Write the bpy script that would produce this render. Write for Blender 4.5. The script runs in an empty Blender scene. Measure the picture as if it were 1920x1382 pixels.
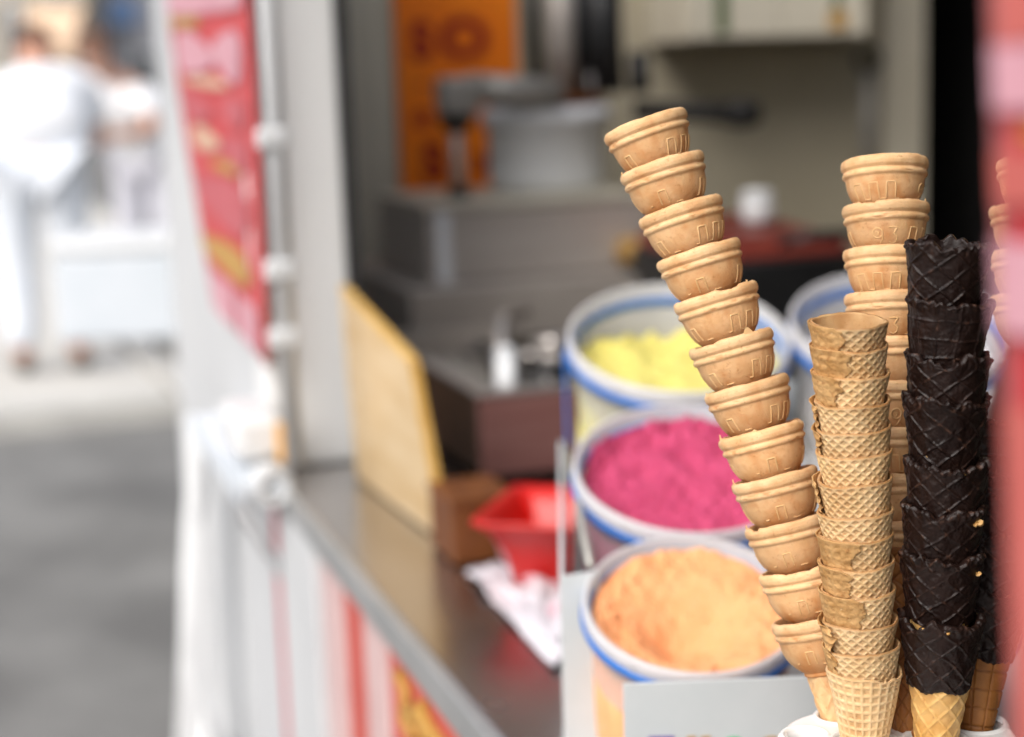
import bpy, bmesh, math, random
import numpy as np
from mathutils import Vector, Matrix

random.seed(7)
RNG = np.random.default_rng(7)
SC = bpy.context.scene
COL = SC.collection
PI = math.pi

# ------------------------------------------------------------------ camera
F = 3200.0                     # focal length in pixels of the 1920 x 1382 photograph
W, H = 1920.0, 1382.0
CAM = Vector((0, 0, 1.45))
PITCH = math.radians(10.1)
ROLL = math.radians(2.0)
_r0 = Vector((1, 0, 0))
_u0 = Vector((0, math.sin(PITCH), math.cos(PITCH)))
FWD = Vector((0, math.cos(PITCH), -math.sin(PITCH)))
RIGHT = _r0 * math.cos(ROLL) - _u0 * math.sin(ROLL)
UP = _u0 * math.cos(ROLL) + _r0 * math.sin(ROLL)
cam_data = bpy.data.cameras.new('camera')
cam = bpy.data.objects.new('camera', cam_data)
COL.objects.link(cam)
cam_data.sensor_width = 36.0
cam_data.lens = 36.0 * F / W
cam_data.clip_start = 0.02
cam_data.clip_end = 500
M = Matrix((RIGHT, UP, -FWD)).transposed().to_4x4()
M.translation = CAM
cam.matrix_world = M
cam_data.dof.use_dof = True
cam_data.dof.focus_distance = 0.98
cam_data.dof.aperture_fstop = 3.2
cam_data.dof.aperture_blades = 0
SC.camera = cam

# ------------------------------------------------------------------ sky and sun (bright overcast)
world = bpy.data.worlds.new('World')
SC.world = world
world.use_nodes = True
wn, wl = world.node_tree.nodes, world.node_tree.links
wn.clear()
sky = wn.new('ShaderNodeTexSky')
sky.sky_type = 'NISHITA'
sky.sun_disc = False
SUN_EL, SUN_AZ = math.radians(46), math.radians(-146)     # azimuth clockwise from +Y
sky.sun_elevation = SUN_EL
sky.sun_rotation = SUN_AZ
sky.air_density = 1.0
sky.dust_density = 4.0
sky.ozone_density = 1.0
hs = wn.new('ShaderNodeHueSaturation')
hs.inputs['Saturation'].default_value = 0.45
bg = wn.new('ShaderNodeBackground')
bg.inputs['Strength'].default_value = 0.15
wo = wn.new('ShaderNodeOutputWorld')
wl.new(sky.outputs[0], hs.inputs['Color'])
wl.new(hs.outputs[0], bg.inputs['Color'])
wl.new(bg.outputs[0], wo.inputs['Surface'])

sun_d = bpy.data.lights.new('sun', 'SUN')
sun_d.energy = 1.15
sun_d.angle = math.radians(50)
sun_d.color = (1.0, 0.96, 0.9)
sun = bpy.data.objects.new('sun', sun_d)
COL.objects.link(sun)
sdir = Vector((math.sin(SUN_AZ) * math.cos(SUN_EL), math.cos(SUN_AZ) * math.cos(SUN_EL), math.sin(SUN_EL)))
sun.rotation_euler = sdir.to_track_quat('Z', 'Y').to_euler()
sun.location = (-3, -2, 6)

SC.view_settings.view_transform = 'Standard'
SC.view_settings.look = 'None'
SC.view_settings.exposure = 0.66
SC.view_settings.gamma = 1.0
SC.view_settings.use_curve_mapping = False
SC.render.engine = 'CYCLES'
SC.cycles.max_bounces = 10
SC.cycles.transparent_max_bounces = 12
SC.cycles.caustics_reflective = False
SC.cycles.caustics_refractive = False

# ------------------------------------------------------------------ placing helpers
def ray(px, py):
    return FWD + RIGHT * ((px - W / 2) / F) + UP * ((H / 2 - py) / F)
def at(px, py, d):
    return CAM + ray(px, py) * d
def on_plane(px, py, p, n):
    r = ray(px, py)
    return CAM + r * ((p - CAM).dot(n) / r.dot(n))
ZC = 0.87                                     # height of the counter top
ZV = Vector((0, 0, 1))
def on_z(px, py, z):
    return on_plane(px, py, Vector((0, 0, z)), ZV)
E0 = on_z(940, 1382, ZC)
E1 = on_z(560, 930, ZC)
U = (E1 - E0).normalized()                    # along the counter, away from the camera
V = Vector((U.y, -U.x, 0))                    # into the trailer
def T(u, v, z):
    q = E0 + U * u + V * v
    return Vector((q.x, q.y, z))
def Tinv(p):
    q = p - E0
    return q.dot(U), q.dot(V), p.z
def on_u(px, py, u):                          # pixel -> (v, z) on the plane u = const
    p = on_plane(px, py, E0 + U * u, U)
    return (p - E0).dot(V), p.z
def on_v(px, py, v):                          # pixel -> (u, z) on the plane v = const
    p = on_plane(px, py, E0 + V * v, V)
    return (p - E0).dot(U), p.z
def u_at(px, py, d):
    return Tinv(at(px, py, d))[0]

# ------------------------------------------------------------------ materials
def _n(nt, kind, **kw):
    n = nt.nodes.new(kind)
    for k, v in kw.items():
        if k in n.inputs:
            n.inputs[k].default_value = v
        else:
            setattr(n, k, v)
    return n
def c4(c):
    return (c[0], c[1], c[2], 1.0)
MATS = {}
def mat(name, c1, c2=None, scale=20.0, rough=0.5, rough2=None, metal=0.0, bump=0.0, bump_scale=None, bump_dist=0.001,
        trans=0.0, sss=0.0, sss_r=(0.004, 0.002, 0.001), spec=0.5, attr=None, attr_c=None, coat=0.0, rnd=0.0, detail=5.0,
        aniso=None, sheen=0.0, ior=1.45, thr=(0.35, 0.65), speck=None):
    m = bpy.data.materials.new(name)
    m.use_nodes = True
    nt = m.node_tree
    b = nt.nodes['Principled BSDF']
    L = nt.links.new
    b.inputs['Roughness'].default_value = rough
    b.inputs['Metallic'].default_value = metal
    b.inputs['Transmission Weight'].default_value = trans
    b.inputs['Subsurface Weight'].default_value = sss
    b.inputs['Subsurface Radius'].default_value = sss_r
    b.inputs['Subsurface Scale'].default_value = 1.0
    b.inputs['Specular IOR Level'].default_value = spec
    b.inputs['Coat Weight'].default_value = coat
    b.inputs['Sheen Weight'].default_value = sheen
    b.inputs['IOR'].default_value = ior
    tc = _n(nt, 'ShaderNodeTexCoord')
    oi = _n(nt, 'ShaderNodeObjectInfo')
    add = _n(nt, 'ShaderNodeVectorMath', operation='ADD')
    mul = _n(nt, 'ShaderNodeVectorMath', operation='MULTIPLY')
    mul.inputs[1].default_value = (7.1, 3.3, 5.7)
    L(oi.outputs['Random'], mul.inputs[0])
    mp = _n(nt, 'ShaderNodeMapping')
    if aniso:
        mp.inputs['Scale'].default_value = aniso
    L(tc.outputs['Object'], mp.inputs['Vector'])
    L(mp.outputs[0], add.inputs[0]); L(mul.outputs[0], add.inputs[1])
    nz = _n(nt, 'ShaderNodeTexNoise', Scale=scale, Detail=detail, Roughness=0.6)
    L(add.outputs[0], nz.inputs['Vector'])
    mr = _n(nt, 'ShaderNodeMapRange')
    mr.inputs['From Min'].default_value = thr[0]; mr.inputs['From Max'].default_value = thr[1]
    L(nz.outputs['Fac'], mr.inputs['Value'])
    mx = _n(nt, 'ShaderNodeMix', data_type='RGBA')
    mx.inputs['A'].default_value = c4(c1); mx.inputs['B'].default_value = c4(c2 or c1)
    # the colour sockets of the mix node
    ins = [s for s in mx.inputs if s.type == 'RGBA']; out = [s for s in mx.outputs if s.type == 'RGBA'][0]
    ins[0].default_value = c4(c1); ins[1].default_value = c4(c2 or c1)
    L(mr.outputs[0], mx.inputs[0])
    col = out
    if attr:
        at_ = _n(nt, 'ShaderNodeAttribute', attribute_name=attr)
        m2 = _n(nt, 'ShaderNodeMix', data_type='RGBA')
        i2 = [s for s in m2.inputs if s.type == 'RGBA']; o2 = [s for s in m2.outputs if s.type == 'RGBA'][0]
        L(at_.outputs['Fac'], m2.inputs[0]); L(col, i2[0]); i2[1].default_value = c4(attr_c)
        col = o2
    if speck:
        s_scale, s_lo, s_hi, s_col, s_str = speck
        ns = _n(nt, 'ShaderNodeTexNoise', Scale=s_scale, Detail=3.0, Roughness=0.7)
        L(add.outputs[0], ns.inputs['Vector'])
        ms = _n(nt, 'ShaderNodeMapRange')
        ms.inputs['From Min'].default_value = s_lo; ms.inputs['From Max'].default_value = s_hi; ms.inputs['To Max'].default_value = s_str
        L(ns.outputs['Fac'], ms.inputs['Value'])
        m4 = _n(nt, 'ShaderNodeMix', data_type='RGBA')
        i4 = [q for q in m4.inputs if q.type == 'RGBA']; o4 = [q for q in m4.outputs if q.type == 'RGBA'][0]
        L(ms.outputs[0], m4.inputs[0]); L(col, i4[0]); i4[1].default_value = c4(s_col)
        col = o4
    if rnd:
        mh = _n(nt, 'ShaderNodeMapRange')
        mh.inputs['To Min'].default_value = 1 - rnd; mh.inputs['To Max'].default_value = 1 + rnd
        L(oi.outputs['Random'], mh.inputs['Value'])
        h2 = _n(nt, 'ShaderNodeHueSaturation')
        L(mh.outputs[0], h2.inputs['Value']); L(col, h2.inputs['Color'])
        col = h2.outputs[0]
    L(col, b.inputs['Base Color'])
    if rough2 is not None:
        m3 = _n(nt, 'ShaderNodeMapRange')
        m3.inputs['To Min'].default_value = rough; m3.inputs['To Max'].default_value = rough2
        L(nz.outputs['Fac'], m3.inputs['Value']); L(m3.outputs[0], b.inputs['Roughness'])
    if bump:
        nb = _n(nt, 'ShaderNodeTexNoise', Scale=bump_scale or scale * 4, Detail=4.0, Roughness=0.6)
        L(add.outputs[0], nb.inputs['Vector'])
        bp = _n(nt, 'ShaderNodeBump', Strength=bump, Distance=bump_dist)
        L(nb.outputs['Fac'], bp.inputs['Height']); L(bp.outputs[0], b.inputs['Normal'])
    MATS[name] = m
    return m

mat('cake_cone', (0.70, 0.435, 0.215), (0.78, 0.515, 0.28), scale=60, rough=0.55, bump=0.6, bump_scale=750, bump_dist=0.0005,
    sss=0.15, attr='toast_shade', attr_c=(0.52, 0.205, 0.058), rnd=0.09, spec=0.3, speck=(330, .60, .74, (0.36, 0.14, 0.035), .55))
mat('cake_emboss', (0.68, 0.41, 0.185), (0.74, 0.47, 0.235), scale=90, rough=0.55, sss=0.12, spec=0.3)
mat('wafer', (0.66, 0.43, 0.205), (0.78, 0.555, 0.31), scale=45, rough=0.6, bump=0.6, bump_scale=700, bump_dist=0.0004,
    sss=0.10, attr='toast_shade', attr_c=(0.37, 0.155, 0.04), rnd=0.13, spec=0.3, speck=(260, .60, .72, (0.34, 0.14, 0.04), .6))
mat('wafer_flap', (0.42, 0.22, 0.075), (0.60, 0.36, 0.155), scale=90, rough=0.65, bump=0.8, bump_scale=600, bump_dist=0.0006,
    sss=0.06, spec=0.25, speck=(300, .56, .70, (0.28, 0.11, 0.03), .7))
mat('wafer_gold', (0.58, 0.31, 0.085), (0.74, 0.48, 0.19), scale=60, rough=0.45, bump=0.5, bump_scale=500, bump_dist=0.0005,
    sss=0.10, attr='toast_shade', attr_c=(0.40, 0.17, 0.04), spec=0.4, speck=(180, .60, .74, (0.34, 0.13, 0.03), .6))
mat('wafer_brown_shaded', (0.27, 0.098, 0.022), (0.35, 0.145, 0.037), scale=60, rough=0.5, bump=0.5, bump_scale=500, bump_dist=0.0005,
    sss=0.06, attr='toast_shade', attr_c=(0.19, 0.065, 0.013), spec=0.4, speck=(180, .58, .72, (0.15, 0.05, 0.012), .6))  # brown wafer, darkened so the rear stack's shade sits in the colour
mat('chocolate', (0.0085, 0.0034, 0.0024), (0.0165, 0.0068, 0.0046), scale=55, rough=0.22, rough2=0.62, bump=0.9, bump_scale=330,
    bump_dist=0.0007, attr='toast_shade', attr_c=(0.075, 0.036, 0.023), spec=0.35, speck=(900, .70, .78, (0.12, 0.07, 0.05), .6))
mat('nut_crumb', (0.50, 0.26, 0.07), (0.62, 0.36, 0.12), scale=200, rough=0.5)
mat('white_ceramic', (0.80, 0.80, 0.79), (0.84, 0.84, 0.83), scale=8, rough=0.14, spec=0.5, coat=0.3)
mat('white_plastic', (0.66, 0.67, 0.68), (0.72, 0.73, 0.74), scale=6, rough=0.38, bump=0.1, bump_scale=60)
mat('cool_box_white', (0.60, 0.65, 0.70), (0.66, 0.70, 0.75), scale=5, rough=0.4)
mat('white_sheet', (0.50, 0.53, 0.54), (0.57, 0.59, 0.60), scale=9, rough=0.45, bump=0.08, bump_scale=90)
mat('tub_plastic', (0.78, 0.78, 0.80), (0.82, 0.82, 0.84), scale=10, rough=0.32, spec=0.4)
mat('rim_plastic', (0.74, 0.72, 0.74), (0.78, 0.77, 0.78), scale=10, rough=0.35, spec=0.5)
mat('blue_band', (0.015, 0.13, 0.46), (0.02, 0.16, 0.52), scale=10, rough=0.35)
mat('sugar_yellow', (0.66, 0.58, 0.15), (0.72, 0.65, 0.20), scale=60, rough=0.85, bump=0.6, bump_scale=600, bump_dist=0.0012, sss=0.15)
mat('sugar_pink', (0.47, 0.048, 0.135), (0.54, 0.070, 0.17), scale=60, rough=0.8, bump=0.6, bump_scale=500, bump_dist=0.0012, sss=0.15)
mat('sugar_orange', (0.84, 0.375, 0.165), (0.88, 0.415, 0.195), scale=50, rough=0.85, bump=0.6, bump_scale=600, bump_dist=0.0012, sss=0.25, sss_r=(.006, .004, .002))
mat('sugar_white', (0.74, 0.72, 0.74), (0.80, 0.78, 0.80), scale=60, rough=0.85, bump=0.6, bump_scale=500, bump_dist=0.0012)
mat('steel', (0.50, 0.46, 0.44), (0.58, 0.54, 0.51), scale=4, rough=0.28, rough2=0.42, metal=0.75, aniso=(1, 1, 14))
mat('steel_top', (0.50, 0.475, 0.465), (0.60, 0.57, 0.56), scale=3, rough=0.17, rough2=0.34, metal=1.0)
mat('steel_dull', (0.44, 0.39, 0.35), (0.52, 0.47, 0.42), scale=5, rough=0.42, rough2=0.55, metal=0.35)
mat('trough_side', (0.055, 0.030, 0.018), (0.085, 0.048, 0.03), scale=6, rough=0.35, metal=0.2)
mat('hopper_white', (0.82, 0.84, 0.88), (0.86, 0.88, 0.9), scale=5, rough=0.35)
mat('steel_red_reflection', (0.36, 0.16, 0.145), (0.44, 0.22, 0.20), scale=4, rough=0.2, rough2=0.3, metal=0.45, aniso=(1, 1, 14))  # steel with the red tub's reflection put into its base colour
mat('steel_bright', (0.54, 0.49, 0.45), (0.60, 0.55, 0.51), scale=4, rough=0.3, rough2=0.4, metal=0.3, aniso=(1, 1, 14))
mat('edge_trim', (0.46, 0.47, 0.47), (0.55, 0.55, 0.55), scale=12, rough=0.4, metal=0.7)
mat('white_paint', (0.52, 0.53, 0.545), (0.60, 0.61, 0.62), scale=3, rough=0.4, bump=0.06, bump_scale=40)
mat('grey_white_paint', (0.74, 0.74, 0.735), (0.79, 0.79, 0.785), scale=3, rough=0.45, bump=0.06, bump_scale=40)
mat('cream_wall', (0.39, 0.345, 0.255), (0.44, 0.395, 0.30), scale=2.5, rough=0.5, bump=0.05, bump_scale=30)
mat('cream_light', (0.52, 0.48, 0.39), (0.58, 0.54, 0.45), scale=3, rough=0.5)
mat('brown_wall', (0.22, 0.17, 0.12), (0.27, 0.21, 0.15), scale=3, rough=0.6)
mat('black_plastic', (0.010, 0.010, 0.011), (0.016, 0.016, 0.017), scale=12, rough=0.4)
mat('black_matt', (0.008, 0.007, 0.007), (0.012, 0.011, 0.011), scale=12, rough=0.75)
mat('dark_red', (0.16, 0.022, 0.014), (0.21, 0.035, 0.02), scale=10, rough=0.4)
mat('red_plastic', (0.50, 0.008, 0.006), (0.56, 0.012, 0.009), scale=10, rough=0.32)
mat('red_vinyl', (0.50, 0.085, 0.065), (0.57, 0.11, 0.09), scale=8, rough=0.45)  # red washed paler, haze and glare put into the colour
mat('red_fabric', (0.46, 0.014, 0.02), (0.52, 0.02, 0.026), scale=12, rough=0.6, sheen=0.1)
mat('salmon_print', (0.47, 0.10, 0.085), (0.52, 0.125, 0.105), scale=9, rough=0.55)
mat('pink_print', (0.55, 0.26, 0.31), (0.62, 0.33, 0.38), scale=14, rough=0.55)
mat('pink_pale', (0.56, 0.38, 0.37), (0.62, 0.45, 0.44), scale=6, rough=0.5)
mat('rose_print', (0.44, 0.075, 0.09), (0.50, 0.11, 0.13), scale=14, rough=0.55)
mat('white_print', (0.76, 0.70, 0.70), (0.80, 0.76, 0.76), scale=14, rough=0.5)
mat('gold_print', (0.42, 0.22, 0.04), (0.48, 0.27, 0.06), scale=14, rough=0.5)
mat('purple_print', (0.12, 0.07, 0.30), (0.15, 0.09, 0.34), scale=14, rough=0.5)
mat('green_print', (0.03, 0.42, 0.16), (0.04, 0.48, 0.2), scale=14, rough=0.5)
mat('orange_poster', (0.84, 0.175, 0.003), (0.88, 0.22, 0.006), scale=9, rough=0.5)
mat('poster_red', (0.26, 0.008, 0.004), (0.32, 0.012, 0.006), scale=9, rough=0.5)
mat('board_wood', (0.62, 0.43, 0.22), (0.72, 0.55, 0.34), scale=7, rough=0.5, aniso=(1, 1, 5), bump=0.1, bump_scale=50)
mat('board_edge', (0.62, 0.36, 0.08), (0.70, 0.44, 0.13), scale=12, rough=0.5)
mat('brown_wood', (0.12, 0.036, 0.008), (0.17, 0.055, 0.012), scale=8, rough=0.5, aniso=(6, 1, 1))
mat('tan_wood', (0.48, 0.26, 0.06), (0.56, 0.33, 0.1), scale=12, rough=0.5)
mat('paper', (0.60, 0.56, 0.60), (0.68, 0.65, 0.69), scale=14, rough=0.7)
mat('paper_pink', (0.60, 0.28, 0.34), (0.66, 0.50, 0.55), scale=22, rough=0.7)
mat('asphalt', (0.12, 0.117, 0.112), (0.20, 0.196, 0.187), scale=2.2, rough=0.85, bump=0.4, bump_scale=60, bump_dist=0.01)
mat('paving', (0.46, 0.445, 0.415), (0.55, 0.53, 0.49), scale=1.2, rough=0.8, bump=0.3, bump_scale=30, bump_dist=0.01)
mat('kerb_stone', (0.42, 0.41, 0.39), (0.5, 0.49, 0.46), scale=4, rough=0.8)
mat('shirt_white', (0.80, 0.81, 0.84), (0.84, 0.85, 0.87), scale=6, rough=0.8, bump=0.3, bump_scale=14, bump_dist=0.02)
mat('trousers_blue', (0.62, 0.66, 0.72), (0.70, 0.73, 0.78), scale=6, rough=0.8, bump=0.3, bump_scale=14, bump_dist=0.02)
mat('trousers_grey', (0.52, 0.52, 0.58), (0.6, 0.6, 0.66), scale=6, rough=0.8, bump=0.3, bump_scale=14, bump_dist=0.02)
mat('skin', (0.50, 0.26, 0.18), (0.56, 0.31, 0.22), scale=6, rough=0.5, sss=0.1)
mat('hair', (0.10, 0.045, 0.025), (0.15, 0.07, 0.04), scale=30, rough=0.6)
mat('shoe', (0.05, 0.04, 0.035), (0.08, 0.07, 0.06), scale=20, rough=0.5)
mat('facade_beige', (0.27, 0.24, 0.19), (0.38, 0.33, 0.27), scale=0.7, rough=0.8)
mat('facade_brown', (0.22, 0.17, 0.12), (0.28, 0.23, 0.17), scale=0.7, rough=0.8)
mat('facade_grey', (0.28, 0.28, 0.30), (0.38, 0.38, 0.41), scale=0.7, rough=0.8)
mat('banner_tan', (0.56, 0.36, 0.25), (0.62, 0.42, 0.3), scale=5, rough=0.6)
mat('tan_canvas', (0.66, 0.46, 0.31), (0.72, 0.53, 0.38), scale=2, rough=0.7)
mat('blue_sign', (0.16, 0.28, 0.52), (0.22, 0.34, 0.58), scale=2, rough=0.5)
mat('window_glass', (0.03, 0.04, 0.045), (0.06, 0.07, 0.08), scale=1.5, rough=0.1)
mat('leaf_green', (0.05, 0.085, 0.03), (0.09, 0.13, 0.05), scale=3, rough=0.7)
mat('orange_tape', (0.72, 0.36, 0.07), (0.78, 0.43, 0.12), scale=20, rough=0.5)
mat('grey_metal', (0.36, 0.345, 0.32), (0.43, 0.41, 0.38), scale=8, rough=0.4, metal=0.3)
mat('rubber', (0.02, 0.02, 0.02), (0.03, 0.03, 0.03), scale=30, rough=0.8)

def make_translucent(name, fac):
    m = MATS[name]; nt = m.node_tree; L = nt.links.new
    b = nt.nodes['Principled BSDF']; out = [n for n in nt.nodes if n.type == 'OUTPUT_MATERIAL'][0]
    tr = nt.nodes.new('ShaderNodeBsdfTransparent'); mx = nt.nodes.new('ShaderNodeMixShader')
    mx.inputs[0].default_value = fac
    L(b.outputs[0], mx.inputs[1]); L(tr.outputs[0], mx.inputs[2]); L(mx.outputs[0], out.inputs['Surface'])
make_translucent('tub_plastic', 0.62)
make_translucent('rim_plastic', 0.42)

# ------------------------------------------------------------------ mesh helpers
class MB:
    def __init__(s):
        s.v = []; s.f = []
    def add(s, vs, fs):
        o = len(s.v)
        s.v += [tuple(p) for p in vs]
        s.f += [tuple(i + o for i in f) for f in fs]
        return s
    def hexa(s, p):       # 8 points: bottom loop 0-3, top loop 4-7
        return s.add(p, [(0, 3, 2, 1), (4, 5, 6, 7), (0, 1, 5, 4), (1, 2, 6, 5), (2, 3, 7, 6), (3, 0, 4, 7)])
    def tbox(s, u0, u1, v0, v1, z0, z1):
        return s.hexa([T(u0, v0, z0), T(u0, v1, z0), T(u1, v1, z0), T(u1, v0, z0),
                       T(u0, v0, z1), T(u0, v1, z1), T(u1, v1, z1), T(u1, v0, z1)])
    def box(s, x0, x1, y0, y1, z0, z1):
        return s.hexa([(x0, y0, z0), (x1, y0, z0), (x1, y1, z0), (x0, y1, z0),
                       (x0, y0, z1), (x1, y0, z1), (x1, y1, z1), (x0, y1, z1)])
    def slab(s, poly, off):  # closed polygon of points extruded by a vector
        n = len(poly); off = Vector(off)
        vs = [Vector(p) for p in poly] + [Vector(p) + off for p in poly]
        fs = [tuple(range(n))[::-1], tuple(range(n, 2 * n))]
        fs += [(i, (i + 1) % n, n + (i + 1) % n, n + i) for i in range(n)]
        return s.add(vs, fs)
    def tube(s, path, r, n=14, cap=True):
        path = [Vector(p) for p in path]
        rs = r if isinstance(r, (list, tuple)) else [r] * len(path)
        ring = []; ref = None
        for i, p in enumerate(path):
            t = (path[min(i + 1, len(path) - 1)] - path[max(i - 1, 0)]).normalized()
            if ref is None:
                ref = t.orthogonal().normalized()
            else:
                ref = (ref - t * ref.dot(t)).normalized()
            b = t.cross(ref)
            ring.append([p + (ref * math.cos(a) + b * math.sin(a)) * rs[i] for a in [2 * PI * k / n for k in range(n)]])
        vs = [q for rr in ring for q in rr]; fs = []
        for i in range(len(path) - 1):
            for k in range(n):
                a = i * n + k; b_ = i * n + (k + 1) % n
                fs.append((a, b_, b_ + n, a + n))
        if cap:
            fs.append(tuple(range(n))[::-1]); fs.append(tuple(range((len(path) - 1) * n, len(path) * n)))
        return s.add(vs, fs)
    def lathe(s, prof, n=48, origin=(0, 0, 0), axis=(0, 0, 1), close=False):
        o = Vector(origin); ax = Vector(axis).normalized(); e = ax.orthogonal().normalized(); g = ax.cross(e)
        vs = []
        for r, z in prof:
            for k in range(n):
                a = 2 * PI * k / n
                vs.append(o + ax * z + (e * math.cos(a) + g * math.sin(a)) * r)
        fs = []
        m = len(prof)
        for i in range(m if close else m - 1):
            for k in range(n):
                a = i * n + k; b = i * n + (k + 1) % n; c = ((i + 1) % m) * n
                fs.append((a, b, c + (k + 1) % n, c + k))
        return s.add(vs, fs)
    def build(s, name, m, parent=None, smooth=False, bevel=0.0, seg=2):
        vs = s.v
        if parent is not None:
            inv = ROOTM(parent).inverted()
            vs = [inv @ Vector(p) for p in vs]
        me = bpy.data.meshes.new(name)
        me.from_pydata([tuple(p) for p in vs], [], s.f)
        return finish(name, me, m, parent, smooth, bevel, seg)

def ROOTM(o):
    while o.parent is not None:
        o = o.parent
    return o.matrix_basis.copy()
def finish(name, me, m, parent=None, smooth=False, bevel=0.0, seg=2):
    me.update()
    bm = bmesh.new(); bm.from_mesh(me); bmesh.ops.recalc_face_normals(bm, faces=bm.faces); bm.to_mesh(me); bm.free()
    if smooth:
        me.polygons.foreach_set('use_smooth', [True] * len(me.polygons))
    o = bpy.data.objects.new(name, me); COL.objects.link(o)
    me.materials.append(MATS[m] if isinstance(m, str) else m)
    if parent is not None:
        o.parent = parent
    if bevel:
        bv = o.modifiers.new('bevel', 'BEVEL'); bv.width = bevel; bv.segments = seg; bv.limit_method = 'ANGLE'
    return o
def fast_mesh(name, verts, quads, attr=None, smooth=True):
    me = bpy.data.meshes.new(name)
    verts = np.asarray(verts, dtype=np.float32).reshape(-1, 3); quads = np.asarray(quads, dtype=np.int32).reshape(-1, 4)
    me.vertices.add(len(verts)); me.vertices.foreach_set('co', verts.ravel())
    me.loops.add(quads.size); me.loops.foreach_set('vertex_index', quads.ravel())
    me.polygons.add(len(quads))
    me.polygons.foreach_set('loop_start', np.arange(0, quads.size, 4, dtype=np.int32))
    me.update(calc_edges=True)
    if attr is not None:
        a = me.attributes.new('toast_shade', 'FLOAT', 'POINT'); a.data.foreach_set('value', np.asarray(attr, dtype=np.float32).ravel())
    if smooth:
        me.polygons.foreach_set('use_smooth', np.ones(len(quads), dtype=bool))
    me.validate()
    return me
def grid_quads(nr, nc, wrap=True, flip=False):
    i = np.arange(nr - 1)[:, None]; k = np.arange(nc if wrap else nc - 1)[None, :]
    a = i * nc + k; b = i * nc + (k + 1) % nc; c = (i + 1) * nc + (k + 1) % nc; d = (i + 1) * nc + k
    q = np.stack([a, b, c, d] if flip else [a, d, c, b], -1).reshape(-1, 4)
    return q
def mesh_child(name, me, m, parent):
    o = bpy.data.objects.new(name, me); COL.objects.link(o)
    if not me.materials:
        me.materials.append(MATS[m])
    o.parent = parent
    return o
def thing(name, label, cat, loc=(0, 0, 0), group=None, matrix=None):
    o = bpy.data.objects.new(name, None); COL.objects.link(o)
    o.empty_display_size = 0.05
    if matrix is not None:
        o.matrix_basis = matrix
    else:
        o.location = loc
        o.matrix_basis = Matrix.Translation(loc)
    tag(o, label, cat, group)
    return o
def tag(o, label, cat=None, group=None, kind=None):
    if label: o['label'] = label
    if cat: o['category'] = cat
    if group: o['group'] = group
    if kind: o['kind'] = kind
    return o
def struct(o, label=None):
    o['kind'] = 'structure'
    if label: o['label'] = label
    return o

def _hash(ix, iy, iz, seed):
    h = (ix * 374761393 + iy * 668265263 + iz * 2147483647 + seed * 974634777) & 0xFFFFFFFF
    h = ((h ^ (h >> 13)) * 1274126177) & 0xFFFFFFFF
    return ((h ^ (h >> 16)) & 0xFFFF) / 65535.0
def vnoise(x, y, z=None, seed=0):
    x = np.asarray(x, float); y = np.asarray(y, float)
    z = np.zeros_like(x) if z is None else np.asarray(z, float)
    x, y, z = np.broadcast_arrays(x, y, z)
    xi = np.floor(x).astype(np.int64); yi = np.floor(y).astype(np.int64); zi = np.floor(z).astype(np.int64)
    fx = x - xi; fy = y - yi; fz = z - zi
    sx = fx * fx * (3 - 2 * fx); sy = fy * fy * (3 - 2 * fy); sz = fz * fz * (3 - 2 * fz)
    r = 0
    for dx in (0, 1):
        for dy in (0, 1):
            for dz in (0, 1):
                w = (sx if dx else 1 - sx) * (sy if dy else 1 - sy) * (sz if dz else 1 - sz)
                r = r + w * _hash(xi + dx, yi + dy, zi + dz, seed)
    return r * 2 - 1
def sstep(a, b, x):
    t = np.clip((x - a) / (b - a), 0, 1)
    return t * t * (3 - 2 * t)
def frame(origin, axis, spin=0.0):
    z = Vector(axis).normalized()
    x = (RIGHT - z * RIGHT.dot(z)).normalized(); y = z.cross(x)
    m = Matrix((x, y, z)).transposed().to_4x4() @ Matrix.Rotation(spin, 4, 'Z')
    m.translation = origin
    return m
ORD = ['topmost', 'second', 'third', 'fourth', 'fifth', 'sixth', 'seventh', 'eighth', 'ninth', 'tenth', 'eleventh', 'twelfth', 'thirteenth', 'fourteenth']

# ================================================================== THE SETTING
g = MB().box(-60, 40, -20, 120, -0.2, 0.0).build('ground', 'asphalt'); struct(g)
k0 = on_z(-200, 838, 0.0); k1 = on_z(420, 778, 0.0)
kd = (k1 - k0).normalized(); kn = Vector((-kd.y, kd.x, 0))
def K(a, b, z):
    q = k0 + kd * a + kn * b
    return Vector((q.x, q.y, z))
pv = MB().hexa([K(-40, .12, -.05), K(1.9, .12, -.05), K(1.9, 60, -.05), K(-40, 60, -.05), K(-40, .12, .096), K(1.9, .12, .096), K(1.9, 60, .096), K(-40, 60, .096)]).build('pavement', 'paving'); struct(pv)
kb = MB().hexa([K(-40, 0, -.05), K(1.9, 0, -.05), K(1.9, .12, -.05), K(-40, .12, -.05), K(-40, 0, .10), K(1.9, 0, .10), K(1.9, .12, .10), K(-40, .12, .10)]).build('kerb', 'kerb_stone', bevel=.01); struct(kb)

# ------------------------------------------------------------------ the trailer
UP_ = u_at(600, 860, 2.55)                       # where the corner post of the hatch stands
UE = u_at(850, 200, 3.72)                        # end wall
UN = -2.3                                        # near end of the trailer
trailer = thing('food_trailer', 'white food trailer with red front panels, steel counter and open serving hatch', 'trailer', T(0.5, .9, 0))
VB = 2.7
ct = MB().tbox(UN, UP_ + .118, 0.0, 0.85, ZC - .03, ZC).build('counter', 'steel_top', trailer, bevel=.002)
MB().tbox(UP_ + .119, UE, 0.052, 0.85, ZC - .03, ZC).build('counter', 'steel_top', trailer, bevel=.002)
MB().tbox(UN, UP_ + .05, -0.014, -0.001, ZC - .034, ZC + .003).build('counter_edge', 'edge_trim', trailer, bevel=.002)
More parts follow.
